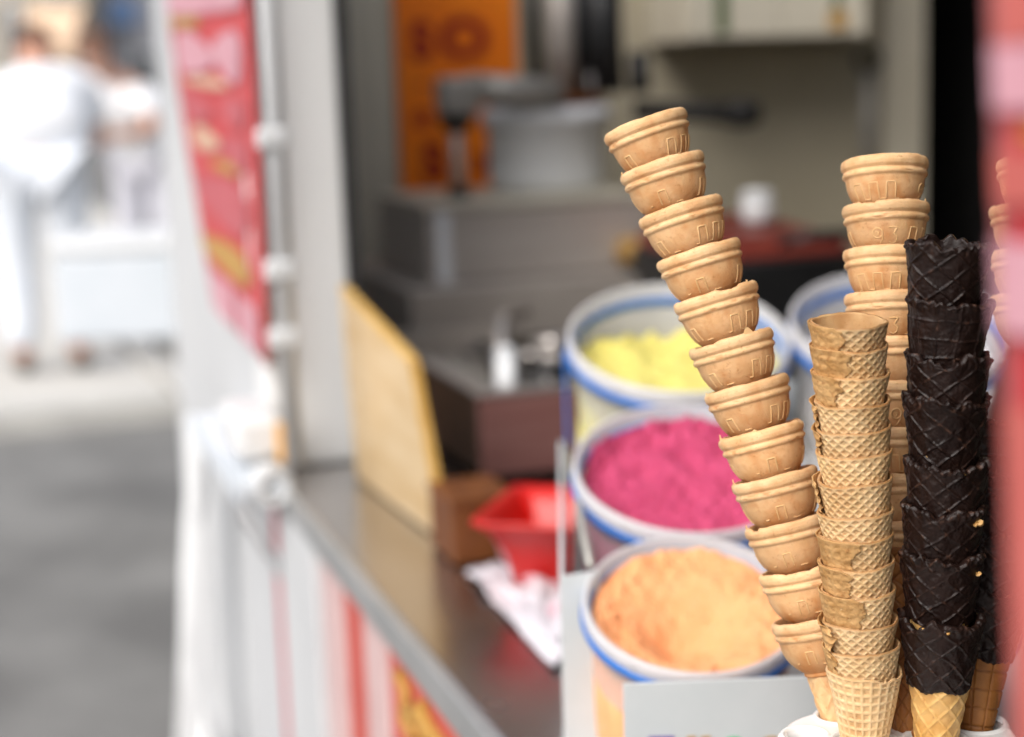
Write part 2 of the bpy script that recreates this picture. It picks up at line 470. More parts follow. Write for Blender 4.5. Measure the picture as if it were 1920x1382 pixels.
# front wall below the counter: coloured panels between white posts
def wu(px, py=1240): return on_v(px, py, 0.012)[0]
segs = [(wu(905) - .9, wu(905), 'red_vinyl', 'front_panel'), (wu(905), wu(742), 'red_vinyl', 'front_panel'), (wu(742), wu(702), 'pink_pale', 'trim_strip'), (wu(702), wu(662), 'red_vinyl', 'trim_strip'),
        (wu(662), wu(630), 'pink_pale', 'trim_strip'), (wu(630), wu(566), 'white_paint', 'corner_post'), (wu(566), wu(540), 'rose_print', 'trim_strip'),
        (wu(540), wu(470), 'white_paint', 'front_panel'), (wu(470), wu(395), 'white_paint', 'front_panel'), (wu(395), UE + .1, 'white_paint', 'front_panel')]
for i, (a, b, m_, nm) in enumerate(segs):
    off = -.012 if nm == 'corner_post' else 0.004 * (i % 2)
    MB().tbox(a + .001, b - .001, 0.0 + off, 0.04 + off, .17, ZC - .036).build(nm, m_, trailer, bevel=.004)
MB().tbox(UN, segs[0][0] - .001, 0.0, .04, .17, ZC - .036).build('front_panel', 'white_paint', trailer, bevel=.004)
MB().tbox(UN + .3, UE - .2, .12, VB - .1, .08, .169).build('chassis', 'black_matt', trailer)
for uw in (UE - 1.4, UN + 1.2):
    wb = MB().lathe([(.05, -.07), (.22, -.07), (.25, -.05), (.25, .05), (.22, .07), (.05, .07)], 32, T(uw, .16, .25), V, close=True).build('wheel', 'rubber', trailer, smooth=True)
# gold scroll painted on the red panel
scroll = MB()
for (pts) in [[(748, 1262), (762, 1300), (758, 1345), (775, 1382)], [(790, 1318), (798, 1350), (822, 1390), (850, 1420)], [(765, 1330), (790, 1350), (800, 1395)]]:
    path = [T(on_v(x, y, -.0015)[0], -.0015, on_v(x, y, -.0015)[1]) for x, y in pts]
    scroll.tube(path, .007, 8)
scroll.build('gold_scroll', 'gold_print', trailer, smooth=True)
# upper walls, roof, floor
MB().tbox(UP_ + .12, UE + .05, .0, .05, ZC - .034, 2.25).build('side_wall', 'white_paint', trailer)
MB().tbox(UN, UN + .5, .0, .05, ZC + .005, 2.25).build('side_wall', 'white_paint', trailer)
vl, _ = on_u(548, 500, UP_); vr, _ = on_u(652, 500, UP_)
MB().tbox(UP_, UP_ + .115, -.004, vr, ZC + .001, 2.25).build('hatch_post', 'grey_white_paint', trailer, bevel=.006)
MB().tbox(UP_ + .004, UP_ + .11, vr + .002, vr + .02, ZC + .001, 2.24).build('rubber_seal', 'rubber', trailer)
SKY0, SKY1, SKV0, SKV1 = .62, UE - .2, .22, 1.35
for (ra, rb_, rc_, rd) in ((UN - .05, UE + .15, -.06, SKV0), (UN - .05, UE + .15, SKV1, VB + .05), (UN - .05, SKY0, SKV0 + .001, SKV1 - .001), (SKY1, UE + .15, SKV0 + .001, SKV1 - .001)):   # unseen roof; opening added to let light inside
    MB().tbox(ra, rb_, rc_, rd, 2.26, 2.32).build('roof_panel', 'white_paint', trailer, bevel=.01)
MB().tbox(UN, UE + .1, VB, VB + .05, .17, 2.25).build('back_wall', 'cream_wall', trailer)
MB().tbox(UN, UN + .04, .06, VB - .01, .17, 2.25).build('near_wall', 'cream_wall', trailer)
MB().tbox(UN + .05, UE, .05, VB - .01, .17, .20).build('floor', 'grey_metal', trailer)
vd, _ = on_u(1722, 250, UE)
vds, _ = on_u(1648, 250, UE)
vj, _ = on_u(742, 250, UE)
MB().tbox(UE, UE + .05, vj, vds, .21, 2.25).build('end_wall', 'cream_wall', trailer)
MB().tbox(UE - .012, UE + .05, .051, vj - .002, .21, 2.25).build('wall_panel', 'cream_light', trailer, bevel=.004)
MB().tbox(UE - .03, UE + .06, vds + .001, vd, .21, 2.25).build('door_frame', 'cream_light', trailer, bevel=.004)
MB().tbox(UE + .5, UE + .54, vd - .1, VB + .4, .1, 2.3).build('door_panel', 'black_matt', trailer)
MB().tbox(UE - .02, UE + .05, vd + .4, VB - .001, .21, 2.25).build('end_wall', 'brown_wall', trailer)
MB().tbox(UE - .03, UE + .499, vd + .32, vd + .36, .21, 2.25).build('door_panel', 'black_matt', trailer)
MB().tbox(UE + .05, UE + .5, vd - .06, vd - .02, .21, 2.25).build('door_panel', 'black_matt', trailer)
MB().tbox(UE + .04, UE + .55, vd - .1, VB + .4, 2.2, 2.25).build('door_lintel', 'black_matt', trailer)

# ================================================================== CONES
SEGS = 96
OUT_T = np.array([0, .6, 1.8, 3.6, 5.4, 6.6, 7.2, 7.8, 8.6, 9.6, 10.6, 11.3, 12.0, 14, 17, 20, 23, 26, 28.5, 30.5, 31.6, 32.2, 33.0, 33.8, 34.4])
OUT_R = np.array([23.3, 24.4, 25.2, 25.4, 25.1, 24.3, 23.75, 23.9, 24.5, 24.65, 24.3, 23.4, 22.9, 22.6, 22.0, 21.1, 19.8, 18.0, 16.0, 13.8, 12.4, 12.3, 12.5, 12.2, 11.2])
def cup_mesh(seed, chip):
    tt = np.concatenate([np.linspace(0, 12.2, 30), np.linspace(12.8, 31, 22), np.linspace(31.4, 34.4, 9)])
    rr = np.interp(tt, OUT_T, OUT_R)
    ti = np.array([33.8, 30, 24, 16, 8, 3, 1.0, .25]); ri = np.array([9.2, 10.6, 16.4, 19.6, 21.0, 21.4, 21.9, 22.6])
    t = np.concatenate([ti, tt]); r = np.concatenate([ri, rr]); inner = np.concatenate([np.ones(len(ti)), np.zeros(len(tt))])
    th = np.linspace(0, 2 * PI, SEGS, endpoint=False)
    Tm, Th = np.meshgrid(t, th, indexing='ij'); Rm = np.repeat(r[:, None], SEGS, 1)
    cx, sy = np.cos(Th), np.sin(Th)
    n1 = vnoise(cx * 2.2 + 9, sy * 2.2 + 4, Tm * .12, seed)
    n2 = vnoise(cx * 9 + 9, sy * 9 + 4, Tm * .8, seed + 1)
    Rm = Rm + n1 * .22 + n2 * .10
    # the lip is uneven and worn
    lip = sstep(6.5, 0, Tm)
    zo = lip * (vnoise(cx * 3 + 2, sy * 3 + 1, 0 * Tm, seed + 2) * .32 + vnoise(cx * 8 + 2, sy * 8 + 1, 0 * Tm, seed + 5) * .2)
    for (a, w, dep) in chip:
        d = np.angle(np.exp(1j * (Th - a)))
        zo = zo + sstep(4.5, 0, Tm) * dep * sstep(w, w * .55, np.abs(d)) * (1 + .4 * vnoise(Th * 20, Tm, None, seed + 7))
    # mould seam: thin raised line on two sides
    for a in (0.4, 0.4 + PI):
        d = np.angle(np.exp(1j * (Th - a)))
        Rm = Rm + .28 * np.exp(-(d / .028) ** 2) * (1 - np.repeat(inner[:, None], SEGS, 1))
    bite = (vnoise(Th * 4.5, Tm * .5, None, seed + 9) > .62) & (Tm > 8) & (Tm < 11.2)
    Rm = Rm - .5 * bite * (1 - np.repeat(inner[:, None], SEGS, 1))
    Z = (86 - Tm - zo)
    vs = np.stack([Rm * cx, Rm * sy, Z], -1) * .001
    toast_shade = np.clip(.26 * sstep(10.8, 13.5, Tm) + sstep(20, 32, Tm) * .38 * (1 - .5 * vnoise(cx * 3 + 5, sy * 3, Tm * .1, seed + 3)) + .45 * np.clip(vnoise(cx * 4, sy * 4, Tm * .15, seed + 4), 0, 1) + .3 * np.clip(vnoise(cx * 10, sy * 10, Tm * .5, seed + 14) - .2, 0, 1)
                    + .45 * bite + .3 * np.repeat(inner[:, None], SEGS, 1), 0, 1)
    return fast_mesh('cup', vs, grid_quads(len(t), SEGS), toast_shade)
def stem_mesh(seed):
    to = np.linspace(34.0, 86, 90); th = np.linspace(0, 2 * PI, SEGS, endpoint=False)
    Tm, Th = np.meshgrid(to, th, indexing='ij')
    r = 11.4 - (Tm - 34) * (4.6 / 52)
    k1 = 5 * Th / (2 * PI) + (Tm - 34) / 19.0; k2 = 5 * Th / (2 * PI) - (Tm - 34) / 30.0
    def ln(k, w): return np.exp(-((np.abs(k - np.round(k))) / w) ** 2)
    r = r - .9 + .9 * np.maximum(ln(k1, .09), ln(k2, .09)) + .15 * vnoise(np.cos(Th) * 5, np.sin(Th) * 5, Tm * .3, seed)
    vo = np.stack([r * np.cos(Th), r * np.sin(Th), 86 - Tm], -1)
    ti = np.linspace(86, 34, 6); Ti, Thi = np.meshgrid(ti, th, indexing='ij')
    ri = 9.3 - (Ti - 34) * (4.6 / 52)
    vi = np.stack([ri * np.cos(Thi), ri * np.sin(Thi), 86 - Ti], -1)
    vs = np.concatenate([vo, vi]) * .001
    toast_shade = np.concatenate([np.clip(.15 + .3 * vnoise(np.cos(Th) * 3, np.sin(Th) * 3, Tm * .1, seed + 1), 0, 1), np.ones_like(ri) * .4])
    return fast_mesh('stem', vs, grid_quads(len(vs), SEGS), toast_shade)
def emboss_mesh():
    strokes = []
    def wave(x0, n):
        p = [(x0 - 2.5, 25.4), (x0, 25.4)]
        for k in range(n):
            x = x0 + k * 10.5
            p += [(x + .6, 16.2), (x + 5.6, 16.2), (x + 6.2, 25.4)]
            if k < n - 1: p += [(x + 10.5, 25.4)]
        p += [(p[-1][0] + 2.5, 25.4)]
        strokes.append(p)
    def three(x0):
        strokes.append([(x0, 16.2), (x0 + 5, 16.2), (x0 + 3, 19.6), (x0 + 5, 21.2), (x0 + 4.6, 24), (x0 + 2.4, 25.2), (x0, 24.2)])
    def nine(x0):
        c = [(x0 + 3 + 3 * math.cos(a), 19 + 2.8 * math.sin(a)) for a in np.linspace(-.3, 2 * PI - .3, 15)]
        strokes.append(c + [(x0 + 5.6, 22.5), (x0 + 3.6, 25.4)])
        strokes.append([(x0 + 2, 18.2), (x0 + 3.6, 18.6), (x0 + 3, 20.2)])
    mmd = 22.0 * PI / 180
    wave(2 * mmd, 3); nine(118 * mmd); three(143 * mmd); wave(176 * mmd, 2)
    b_ = 286 * mmd
    strokes.append([(b_, 25.4), (b_ + .6, 17.5), (b_ + 5.2, 17.5), (b_ + 5.8, 25.4)])
    strokes.append([(b_ - 9, 24.5), (b_ - 6.5, 24.3)]); strokes.append([(b_ + 10, 26), (b_ + 15, 26)])
    mb = MB()
    for st in strokes:
        st = [np.array(p, float) for p in st]
        pts = [st[0]]
        for a, b in zip(st, st[1:]):
            n = max(1, int(np.linalg.norm(b - a) / 1.3))
            pts += [a + (b - a) * (i + 1) / n for i in range(n)]
        prof = [(-.5, -.15), (-.28, .32), (0, .42), (.28, .32), (.5, -.15)]
        rows = []
        for i, p in enumerate(pts):
            t = pts[min(i + 1, len(pts) - 1)] - pts[max(i - 1, 0)]; t = t / (np.linalg.norm(t) + 1e-9); nn = np.array([-t[1], t[0]])
            row = []
            for w, h in prof:
                q = p + nn * w
                r = float(np.interp(q[1], OUT_T, OUT_R)) + h; th = q[0] / 22.0
                row.append((r * math.cos(th) * .001, r * math.sin(th) * .001, (86 - q[1]) * .001))
            rows.append(row)
        n = len(prof)
        mb.add([p for r_ in rows for p in r_], [(i * n + k, i * n + k + 1, (i + 1) * n + k + 1, (i + 1) * n + k) for i in range(len(rows) - 1) for k in range(n - 1)])
    me = bpy.data.meshes.new('embossing'); me.from_pydata(mb.v, [], mb.f); me.update()
    me.polygons.foreach_set('use_smooth', [True] * len(me.polygons))
    return me
def flake_mesh(seed, size):
    r = random.Random(seed)
    pts = []; n = 7
    for i in range(n):
        x = (i / (n - 1) - .5) * size * 1.3; h = size * (1 - abs(i / (n - 1) - .45) * 1.6) * (0.6 + .6 * r.random())
        pts.append((x, max(h, .2)))
    vs = []; fs = []
    for x, h in pts:
        vs += [(-.5, x, -1.2), (.5, x, -1.2), (.1 + .3 * r.random(), x, h), (-.3 * r.random(), x, h)]
    for i in range(n - 1):
        for k in range(4):
            a = i * 4 + k; b = i * 4 + (k + 1) % 4
            fs.append((a, b, b + 4, a + 4))
    fs += [(0, 1, 2, 3), tuple((n - 1) * 4 + k for k in (3, 2, 1, 0))]
    me = bpy.data.meshes.new('rim_flake'); me.from_pydata([(a * .001, b * .001, c * .001) for a, b, c in vs], [], fs); me.update()
    return me
CUPS = [cup_mesh(11, []), cup_mesh(23, [(.2, .35, 1.6)]), cup_mesh(37, [(2.0, .25, 1.2), (4.4, .18, 2.0)]), cup_mesh(51, [(5.2, .5, 1.0)])]
STEMS = [stem_mesh(3), stem_mesh(8)]
EMB = emboss_mesh()
CUP_L = .086
def cake_cone(rim_px, depth, lean, back, spin, variant, label, group, scale=1.0, flakes=()):
    axis = (UP - RIGHT * math.tan(math.radians(lean)) + FWD * math.tan(math.radians(back))).normalized()
    c = at(rim_px[0], rim_px[1] - 9, depth)
    m = frame(c - axis * CUP_L * scale, axis, math.radians(spin)) @ Matrix.Scale(scale, 4)
    o = thing('cake_cone', label, 'ice-cream cone', group=group, matrix=m)
    cu = mesh_child('cup', CUPS[variant % 4], 'cake_cone', o)
    mesh_child('stem', STEMS[variant % 2], 'cake_cone', o)
    mesh_child('embossing', EMB, 'cake_emboss', cu)
    for i, (ang, size) in enumerate(flakes):
        a = math.radians(ang - spin)
        f = mesh_child('rim_flake', flake_mesh(int(ang * 7 + size * 10), size), 'cake_emboss', cu)
        f.matrix_basis = Matrix.Rotation(a, 4, 'Z') @ Matrix.Translation((.0238, 0, .0855))
    return o, axis
# leaning stack; angles are measured from the viewer's right, counter-clockwise seen from above (toward the camera = 270)
A = [((1207, 237), 19.0, 0.0, 284), ((1239, 314), 16.8, 0.5, 318), ((1273, 396), 17.4, 1, 277), ((1307, 477), 17.0, 1, 320), ((1339, 557), 16.6, 1.5, 272),
     ((1368, 643), 15.9, 2, 282), ((1397, 728), 15.6, 2, 287), ((1424, 813), 15.4, 2.5, 333), ((1450, 898), 14.2, 2.5, 326), ((1474, 983), 13.6, 3, 316), ((1500, 1071), 12.8, 3, 318), ((1524, 1163), 12.2, 3, 310)]
FL = {1: [(184, 2.2)], 4: [(318, 2.0)], 5: [(290, 4.2)], 6: [(185, 1.2)], 7: [(186, 3.0), (255, 2.5)], 8: [(180, 3.4)], 9: [(183, 4.0)], 3: [(250, .8)], 2: [(240, 1.0)]}
VARA = [0, 0, 2, 0, 1, 3, 0, 1, 0, 2, 3, 0]
WHICH_A = ['topmost cake cone with its bare rim, at the tip of the leaning stack'] + \
          [ORD[i] + ' cake cone from the top of the leaning stack' for i in range(1, 11)] + ['lowest cake cone of the leaning stack, its waffled stem showing']
A_axis = None
for i, (p, lean, back, spin) in enumerate(A):
    o, ax = cake_cone(p, 1.032 - .004 * (11 - i) / 11, lean, back, spin, VARA[i], WHICH_A[i], 'leaning stack of cake cones', 1.032, FL.get(i, ()))
A_axis = ax; A_rim = at(1524, 1154, 1.032)
# upright stack behind
Bp = [(1658, 309), (1660, 393), (1662, 476), (1664, 559), (1667, 643), (1669, 726), (1672, 811), (1675, 897), (1678, 983)]
SPB = [202, 118, 206, 116, 300, 140, 196, 150, 240]
for i, p in enumerate(Bp):
    lb = 'topmost cake cone of the upright stack behind the chocolate cones' if i == 0 else ORD[i] + ' cake cone from the top of the upright stack behind'
    cake_cone(p, 1.035, 1.2 + .6 * math.sin(i * 2.1), 3.2, SPB[i], [0, 2, 0, 3, 1, 0, 2, 0, 3][i], lb, 'upright stack of cake cones behind', 1.035, {1: [(330, 2.0)], 5: [(300, 1.5)]}.get(i, ()))
B_rim = at(1678, 983, 1.06)
# stack half hidden by the red banner
for i in range(4):
    lb = ('topmost' if i == 0 else ORD[i]) + ' cake cone of the stack half hidden behind the red banner'
    cake_cone((1952 if i == 0 else 1936 + i, 312 + 83 * i), 1.07, 1.0 if i else -3, 3.0, 60 + 47 * i, i, lb, 'cake cones behind the red banner', 1.06)

# ---- rolled waffle cones
def lines_dist(Th, S, n, lam, mode):
    if mode == 'diamond':
        k1 = n * Th / (2 * PI) + S / lam; k2 = n * Th / (2 * PI) - S / lam
    elif mode == 'skew':
        k1 = n * Th / (2 * PI) + .45 * S / lam; k2 = S / lam - .3 * np.sin(Th)
    else:
        k1 = n * Th / (2 * PI); k2 = S / lam
    d = lambda k: np.abs(k - np.round(k))
    return d(k1), d(k2)
def waffle_mesh(R, ha, L, Ld, n, lam, mode, seed, depth=.8, nth=240, nrow=80, thick=1.7, band=2.2, ridge=False, wavy=.35, rim_toast=.75, chip=None, groove=False):
    """sizes in mm; rim at z = L, tip at z = 0"""
    th = np.linspace(0, 2 * PI, nth, endpoint=False); ta = math.tan(math.radians(ha))
    s = np.concatenate([[0, .25, .6, 1.0], np.linspace(1.5, Ld, nrow), np.linspace(Ld + 4, L, 8)])
    S, Th = np.meshgrid(s, th, indexing='ij'); cx, sy = np.cos(Th), np.sin(Th)
    d1, d2 = lines_dist(Th, S, n, lam, mode)
    p = np.minimum(d1, d2)
    fade = sstep(band * .5, band, S) * sstep(L, Ld, S) if L > Ld + 1 else sstep(band * .5, band, S)
    if groove:
        gl = np.exp(-(p / .055) ** 2) * fade
        rel = -depth * gl; pit = 2.2 * gl
    elif ridge:
        rel = depth * (np.exp(-(p / .075) ** 2) - .35) * fade
        pit = (1 - np.exp(-(p / .1) ** 2)) * fade
    else:
        pit = sstep(.11, .25, p) * fade; rel = -depth * pit
    nz = vnoise(cx * 2.0 + 3, sy * 2.0 + 7, S * .05, seed); nf = vnoise(cx * 12 + 3, sy * 12 + 7, S * .5, seed + 1)
    lipround = -.55 * sstep(1.1, 0, S)
    r = R - S * ta + rel + nz * .45 * wavy / .35 + nf * .09 + lipround
    zo = sstep(7, 0, S) * (vnoise(cx * 1.6 + 1, sy * 1.6, 0 * S, seed + 2) * 1.3 * wavy + vnoise(cx * 6 + 1, sy * 6, 0 * S, seed + 3) * .5 * wavy)
    if chip:
        a, w, dep = chip
        dd = np.angle(np.exp(1j * (Th - a)))
        zo = zo - sstep(9, 0, S) * dep * sstep(w, w * .6, np.abs(dd)) * (1 + .35 * vnoise(Th * 16, 0 * S, None, seed + 8))
    vo = np.stack([r * cx, r * sy, L - S + zo], -1)
    si = np.concatenate([np.linspace(L * .75, 8, 12), np.linspace(7, .25, 8)])
    Si, Thi = np.meshgrid(si, th, indexing='ij')
    ri = np.maximum(R - thick - Si * ta + nz[0][None, :] * .45 * wavy / .35 + .12 * vnoise(np.cos(Thi) * 7, np.sin(Thi) * 7, Si * .25, seed + 6), .3) 
    zi = sstep(7, 0, Si) * zo[0][None, :]
    vi = np.stack([ri * np.cos(Thi), ri * np.sin(Thi), L - Si + zi], -1)
    vs = np.concatenate([vi, vo]) * .001
    to = np.clip(rim_toast * sstep(1.5, .1, S) + 0.34 * pit * (.7 + .6 * vnoise(cx * 3, sy * 3, S * .1, seed + 4)) + .3 * np.clip(vnoise(cx * 2.5, sy * 2.5, S * .08, seed + 5) - .25, 0, 1), 0, 1)  # pit term mixes real browning with painted shade of the pits
    tin = np.clip(.35 + .35 * vnoise(np.cos(Thi) * 3, np.sin(Thi) * 3, Si * .12, seed + 7), 0, 1)
    return fast_mesh('shell', vs, grid_quads(len(vs), nth), np.concatenate([tin, to]))
def flap_mesh(R, ha, L, a0, a1, length, seed, lift=.9, frill=0.0):
    """outer layer of the rolled sheet, from angle a0 to an uneven edge near a1 (radians)"""
    ta = math.tan(math.radians(ha)); na, ns = 54, 44
    s = np.linspace(-.2, length, ns); f = np.linspace(0, 1, na)
    S, Fm = np.meshgrid(s, f, indexing='ij')
    edge = .10 * vnoise(S[:, :1] * .28, 0 * S[:, :1], None, seed) + .05 * vnoise(S[:, :1] * 1.1, 0 * S[:, :1] + 3, None, seed) - .22 * sstep(3.2, -.2, S[:, :1]) ** 2 - .012 * np.maximum(S[:, :1] - 4, 0)
    Th = a0 + (a1 + edge - a0) * Fm
    d1, d2 = lines_dist(Th, S, 22, 5.2, 'square')
    pit = sstep(.12, .3, np.minimum(d1, d2))
    grow = lift * sstep(0, .25, Fm)
    nzz = vnoise(Th * 6, S * .35, None, seed + 1) * .3 + vnoise(Th * 20, S * 1.1, None, seed + 2) * .12
    fr = frill * sstep(.55, 1, Fm) * (1.2 + 1.1 * np.sin(S * 1.25 + seed) * sstep(.5, 1, Fm))
    r = R - S * ta + .12 + grow - .35 * pit * sstep(1.5, 3, S) + nzz + fr
    vo = np.stack([r * np.cos(Th), r * np.sin(Th), L - S], -1)
    rb = r - .75
    vb = np.stack([rb * np.cos(Th), rb * np.sin(Th), L - S], -1)
    q1 = grid_quads(ns, na, False); q2 = grid_quads(ns, na, False, True) + ns * na
    e = []
    for i in range(ns - 1):
        a = i * na + na - 1; b = (i + 1) * na + na - 1
        e.append((a, b, b + ns * na, a + ns * na))
    for k in range(na - 1):
        e.append((k, k + 1, k + 1 + ns * na, k + ns * na)); b = (ns - 1) * na + k
        e.append((b, b + 1, b + 1 + ns * na, b + ns * na))
    vs = np.concatenate([vo.reshape(-1, 3), vb.reshape(-1, 3)]) * .001
    return fast_mesh('overlap_flap', vs, np.concatenate([q1, q2, np.array(e)]))
WR, WHA, WL = 21.6, 10.6, 108.0
WM = [waffle_mesh(WR, WHA, WL, 30, 20, 5.6, 'diamond', 100 + 13 * i, depth=.68, wavy=.6) for i in range(5)]
WBASE = waffle_mesh(WR + .2, WHA, WL, 48, 24, 5.3, 'square', 201, nrow=110, chip=(math.radians(315), .75, 2.2), rim_toast=.35)
Cc = [((1591, 612), 3.0, -14), ((1594, 656), 2.0, -12), ((1596, 705), 2.4, -13), ((1598, 757), 4.5, -13), ((1600, 807), 6.0, -12.5), ((1601, 853), 5.0, -12), ((1602, 903), 6.5, -12), ((1603, 963), 6.0, -12),
      ((1605, 1008), 4.5, -11.5), ((1607, 1060), 5.0, -11.5), ((1609, 1112), 4.0, -11), ((1612, 1168), 5.0, -11), ((1616, 1216), 6.0, -10.5), ((1620, 1262), 2.5, -9.5)]
# flap: (start angle, end angle, frill, lift) in degrees from the viewer's right, 270 faces the camera
FLAP = {0: (150, 262, 0, .9), 1: (140, 272, 0, 1.0), 2: (150, 254, 0, .9), 3: (110, 206, .5, 1.4), 4: (115, 208, .5, 1.3), 6: (120, 208, .8, 1.9), 8: (150, 272, 0, 1.0), 9: (150, 258, 0, .9), 10: (140, 281, 0, 1.0), 11: (120, 232, 1.6, 1.8), 12: (130, 226, .2, 1.0)}
FDESC = {0: 'open topmost rolled waffle cone of the pale waffle stack', 13: 'square-gridded bottom waffle cone carrying the pale waffle stack'}
for i, (p, lean, back) in enumerate(Cc):
    d = .982 - .030 * (13 - i) / 13
    axis = (UP - RIGHT * math.tan(math.radians(lean)) + FWD * math.tan(math.radians(back))).normalized()
    spin = math.radians(RNG.uniform(0, 360)) if i < 13 else 0.0
    m = frame(at(p[0], p[1] - 11, d) - axis * WL * .001, axis, spin)
    o = thing('waffle_cone', FDESC.get(i, ORD[i] + ' rolled waffle cone from the top of the pale waffle stack'), 'ice-cream cone', group='stack of rolled waffle cones', matrix=m)
    mesh_child('shell', WM[i % 5] if i < 13 else WBASE, 'wafer', o)
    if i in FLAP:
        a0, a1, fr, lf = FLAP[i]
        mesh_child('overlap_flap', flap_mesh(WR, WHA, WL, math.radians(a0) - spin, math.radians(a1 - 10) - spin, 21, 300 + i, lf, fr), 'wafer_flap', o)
    if i == 13: C_axis, C_rim = axis, at(p[0], p[1] - 11, d)

# ---- chocolate dipped cones
CR, CHA, CL = 22.6, 8.0, 120.0
def choc_mesh(seed, mode, Ld=41.0, nth=300, nrow=110):
    th = np.linspace(0, 2 * PI, nth, endpoint=False); ta = math.tan(math.radians(CHA))
    s = np.concatenate([np.linspace(0, 2.2, 8), np.linspace(2.7, Ld, nrow)])
    S, Th = np.meshgrid(s, th, indexing='ij'); cx, sy = np.cos(Th), np.sin(Th)
    Tw = Th + .09 * vnoise(cx * 1.5, sy * 1.5, S * .07, seed + 20); Sw = S + 1.6 * vnoise(cx * 1.7 + 4, sy * 1.7, S * .06, seed + 21)
    d1, d2 = lines_dist(Tw, Sw, 11, 10.5, mode)
    if mode == 'diamond':
        d1, d2 = lines_dist(Tw, Sw + 3, 8, 13.5, mode)
    p = np.minimum(d1, d2)
    lump = vnoise(cx * 5 + 3, sy * 5 + 7, S * .16, seed) ; fine = vnoise(cx * 16 + 3, sy * 16, S * .6, seed + 1)
    soft = .35 + .65 * sstep(-.5, .3, vnoise(cx * 2.5, sy * 2.5, S * .06, seed + 9))
    ridge = .95 * np.exp(-(p / .06) ** 2) * soft
    rimw = sstep(6.5, 0, S)
    rj = vnoise(cx * 2.4 + 1, sy * 2.4, 0 * S, seed + 2) * 3.0 + np.abs(vnoise(cx * 5.0 + 1, sy * 5.0, 0 * S, seed + 3)) * 3.2 + vnoise(cx * 10 + 1, sy * 10, 0 * S, seed + 13) * .5 - .8
    bulge = rimw * (np.abs(vnoise(cx * 7, sy * 7, S * .25, seed + 4)) * 1.9 + .5 * vnoise(cx * 15, sy * 15, S * .5, seed + 5))
    lip = -1.5 * sstep(1.8, 0, S) ** 2
    r = CR + .9 - S * ta + ridge + lump * .6 + fine * .2 + bulge + lip + rimw * (.25 + .8 * vnoise(cx * 3.3, sy * 3.3, 0 * S, seed + 22))
    # flat bottom edge, uneven
    low = vnoise(cx * 3, sy * 3, 0 * S, seed + 6) * 1.6 + vnoise(cx * 9, sy * 9, 0 * S, seed + 7) * .6
    zb = sstep(Ld * .55, Ld, S) * low
    r = r - 1.4 * sstep(Ld - 1.2, Ld, S)
    vo = np.stack([r * cx, r * sy, CL - S + rimw * rj + zb], -1)
    si = np.concatenate([np.linspace(26, 6, 8), np.linspace(5, .2, 7)])
    Si, Thi = np.meshgrid(si, th, indexing='ij')
    ri = CR - 3.0 - Si * ta + .4 * vnoise(np.cos(Thi) * 6, np.sin(Thi) * 6, Si * .2, seed + 8) + .3 * rimw[0] 
    vi = np.stack([ri * np.cos(Thi), ri * np.sin(Thi), CL - Si + sstep(6.5, 0, Si) * rj[0][None, :]], -1)
    vs = np.concatenate([vi, vo]) * .001
    to = np.clip(.8 * np.exp(-(p / .05) ** 2) * sstep(.25, .8, vnoise(cx * 9, sy * 9, S * .5, seed + 11)) + rimw * sstep(.35, .8, vnoise(cx * 11, sy * 11, S * .6, seed + 12)) * .9, 0, 1)
    return fast_mesh('chocolate_coating', vs, grid_quads(len(vs), nth), np.concatenate([np.zeros_like(ri), to]))
CH = [choc_mesh(400, 'diamond'), choc_mesh(431, 'square'), choc_mesh(462, 'diamond'), choc_mesh(493, 'diamond')]
WCUT = 24.0
CWR = CR - .3 - WCUT * math.tan(math.radians(CHA))
CWG = waffle_mesh(CWR, CHA, CL - WCUT, 85, 8, 13.0, 'diamond', 520, depth=.8, nrow=110, ridge=True, nth=200)
CWS = waffle_mesh(CWR, CHA, CL - WCUT, 85, 9, 11.0, 'square', 540, depth=.9, nrow=150, groove=True, nth=260)
crumb_r = random.Random(5)
def crumb_mesh(seed, size):
    r = random.Random(seed); bm = bmesh.new(); bmesh.ops.create_icosphere(bm, subdivisions=2, radius=size * .001)
    for v in bm.verts:
        v.co *= 1 + r.uniform(-.35, .35)
        v.co.z *= .6
    me = bpy.data.meshes.new('nut_crumb'); bm.to_mesh(me); bm.free()
    return me
CRUMB = [crumb_mesh(i, 1.0) for i in range(3)]
def choc_cone(rim_px, depth, lean, back, spin, variant, label, group, wafer, wm, crumbs=()):
    axis = (UP - RIGHT * math.tan(math.radians(lean)) + FWD * math.tan(math.radians(back))).normalized()
    m = frame(at(rim_px[0], rim_px[1] - 6, depth) - axis * CL * .001, axis, math.radians(spin))
    o = thing('dipped_waffle_cone', label, 'ice-cream cone', group=group, matrix=m)
    mesh_child('wafer', wafer, wm, o)
    cc = mesh_child('chocolate_coating', CH[variant % 4], 'chocolate', o)
    for (ang, s, size) in crumbs:
        a = math.radians(ang - spin)
        n_ = mesh_child('nut_crumb', CRUMB[int(ang) % 3], 'nut_crumb', cc)
        n_.matrix_basis = Matrix.Rotation(a, 4, 'Z') @ Matrix.Translation(((CR + .8 - s * .14) * .001, 0, (CL - s) * .001)) @ Matrix.Scale(size, 4)
    return axis, at(rim_px[0], rim_px[1] - 6, depth)
CWG2 = CWG.copy(); CWG2.materials.clear()
CWS2 = CWS.copy(); CWS2.materials.clear()
Dp = [((1780, 462), -2.5), ((1782, 566), -1.5), ((1779, 672), -.5), ((1774, 748), 0), ((1775, 868), .5), ((1769, 953), -.5), ((1766, 1038), .3), ((1766, 1162), .2)]
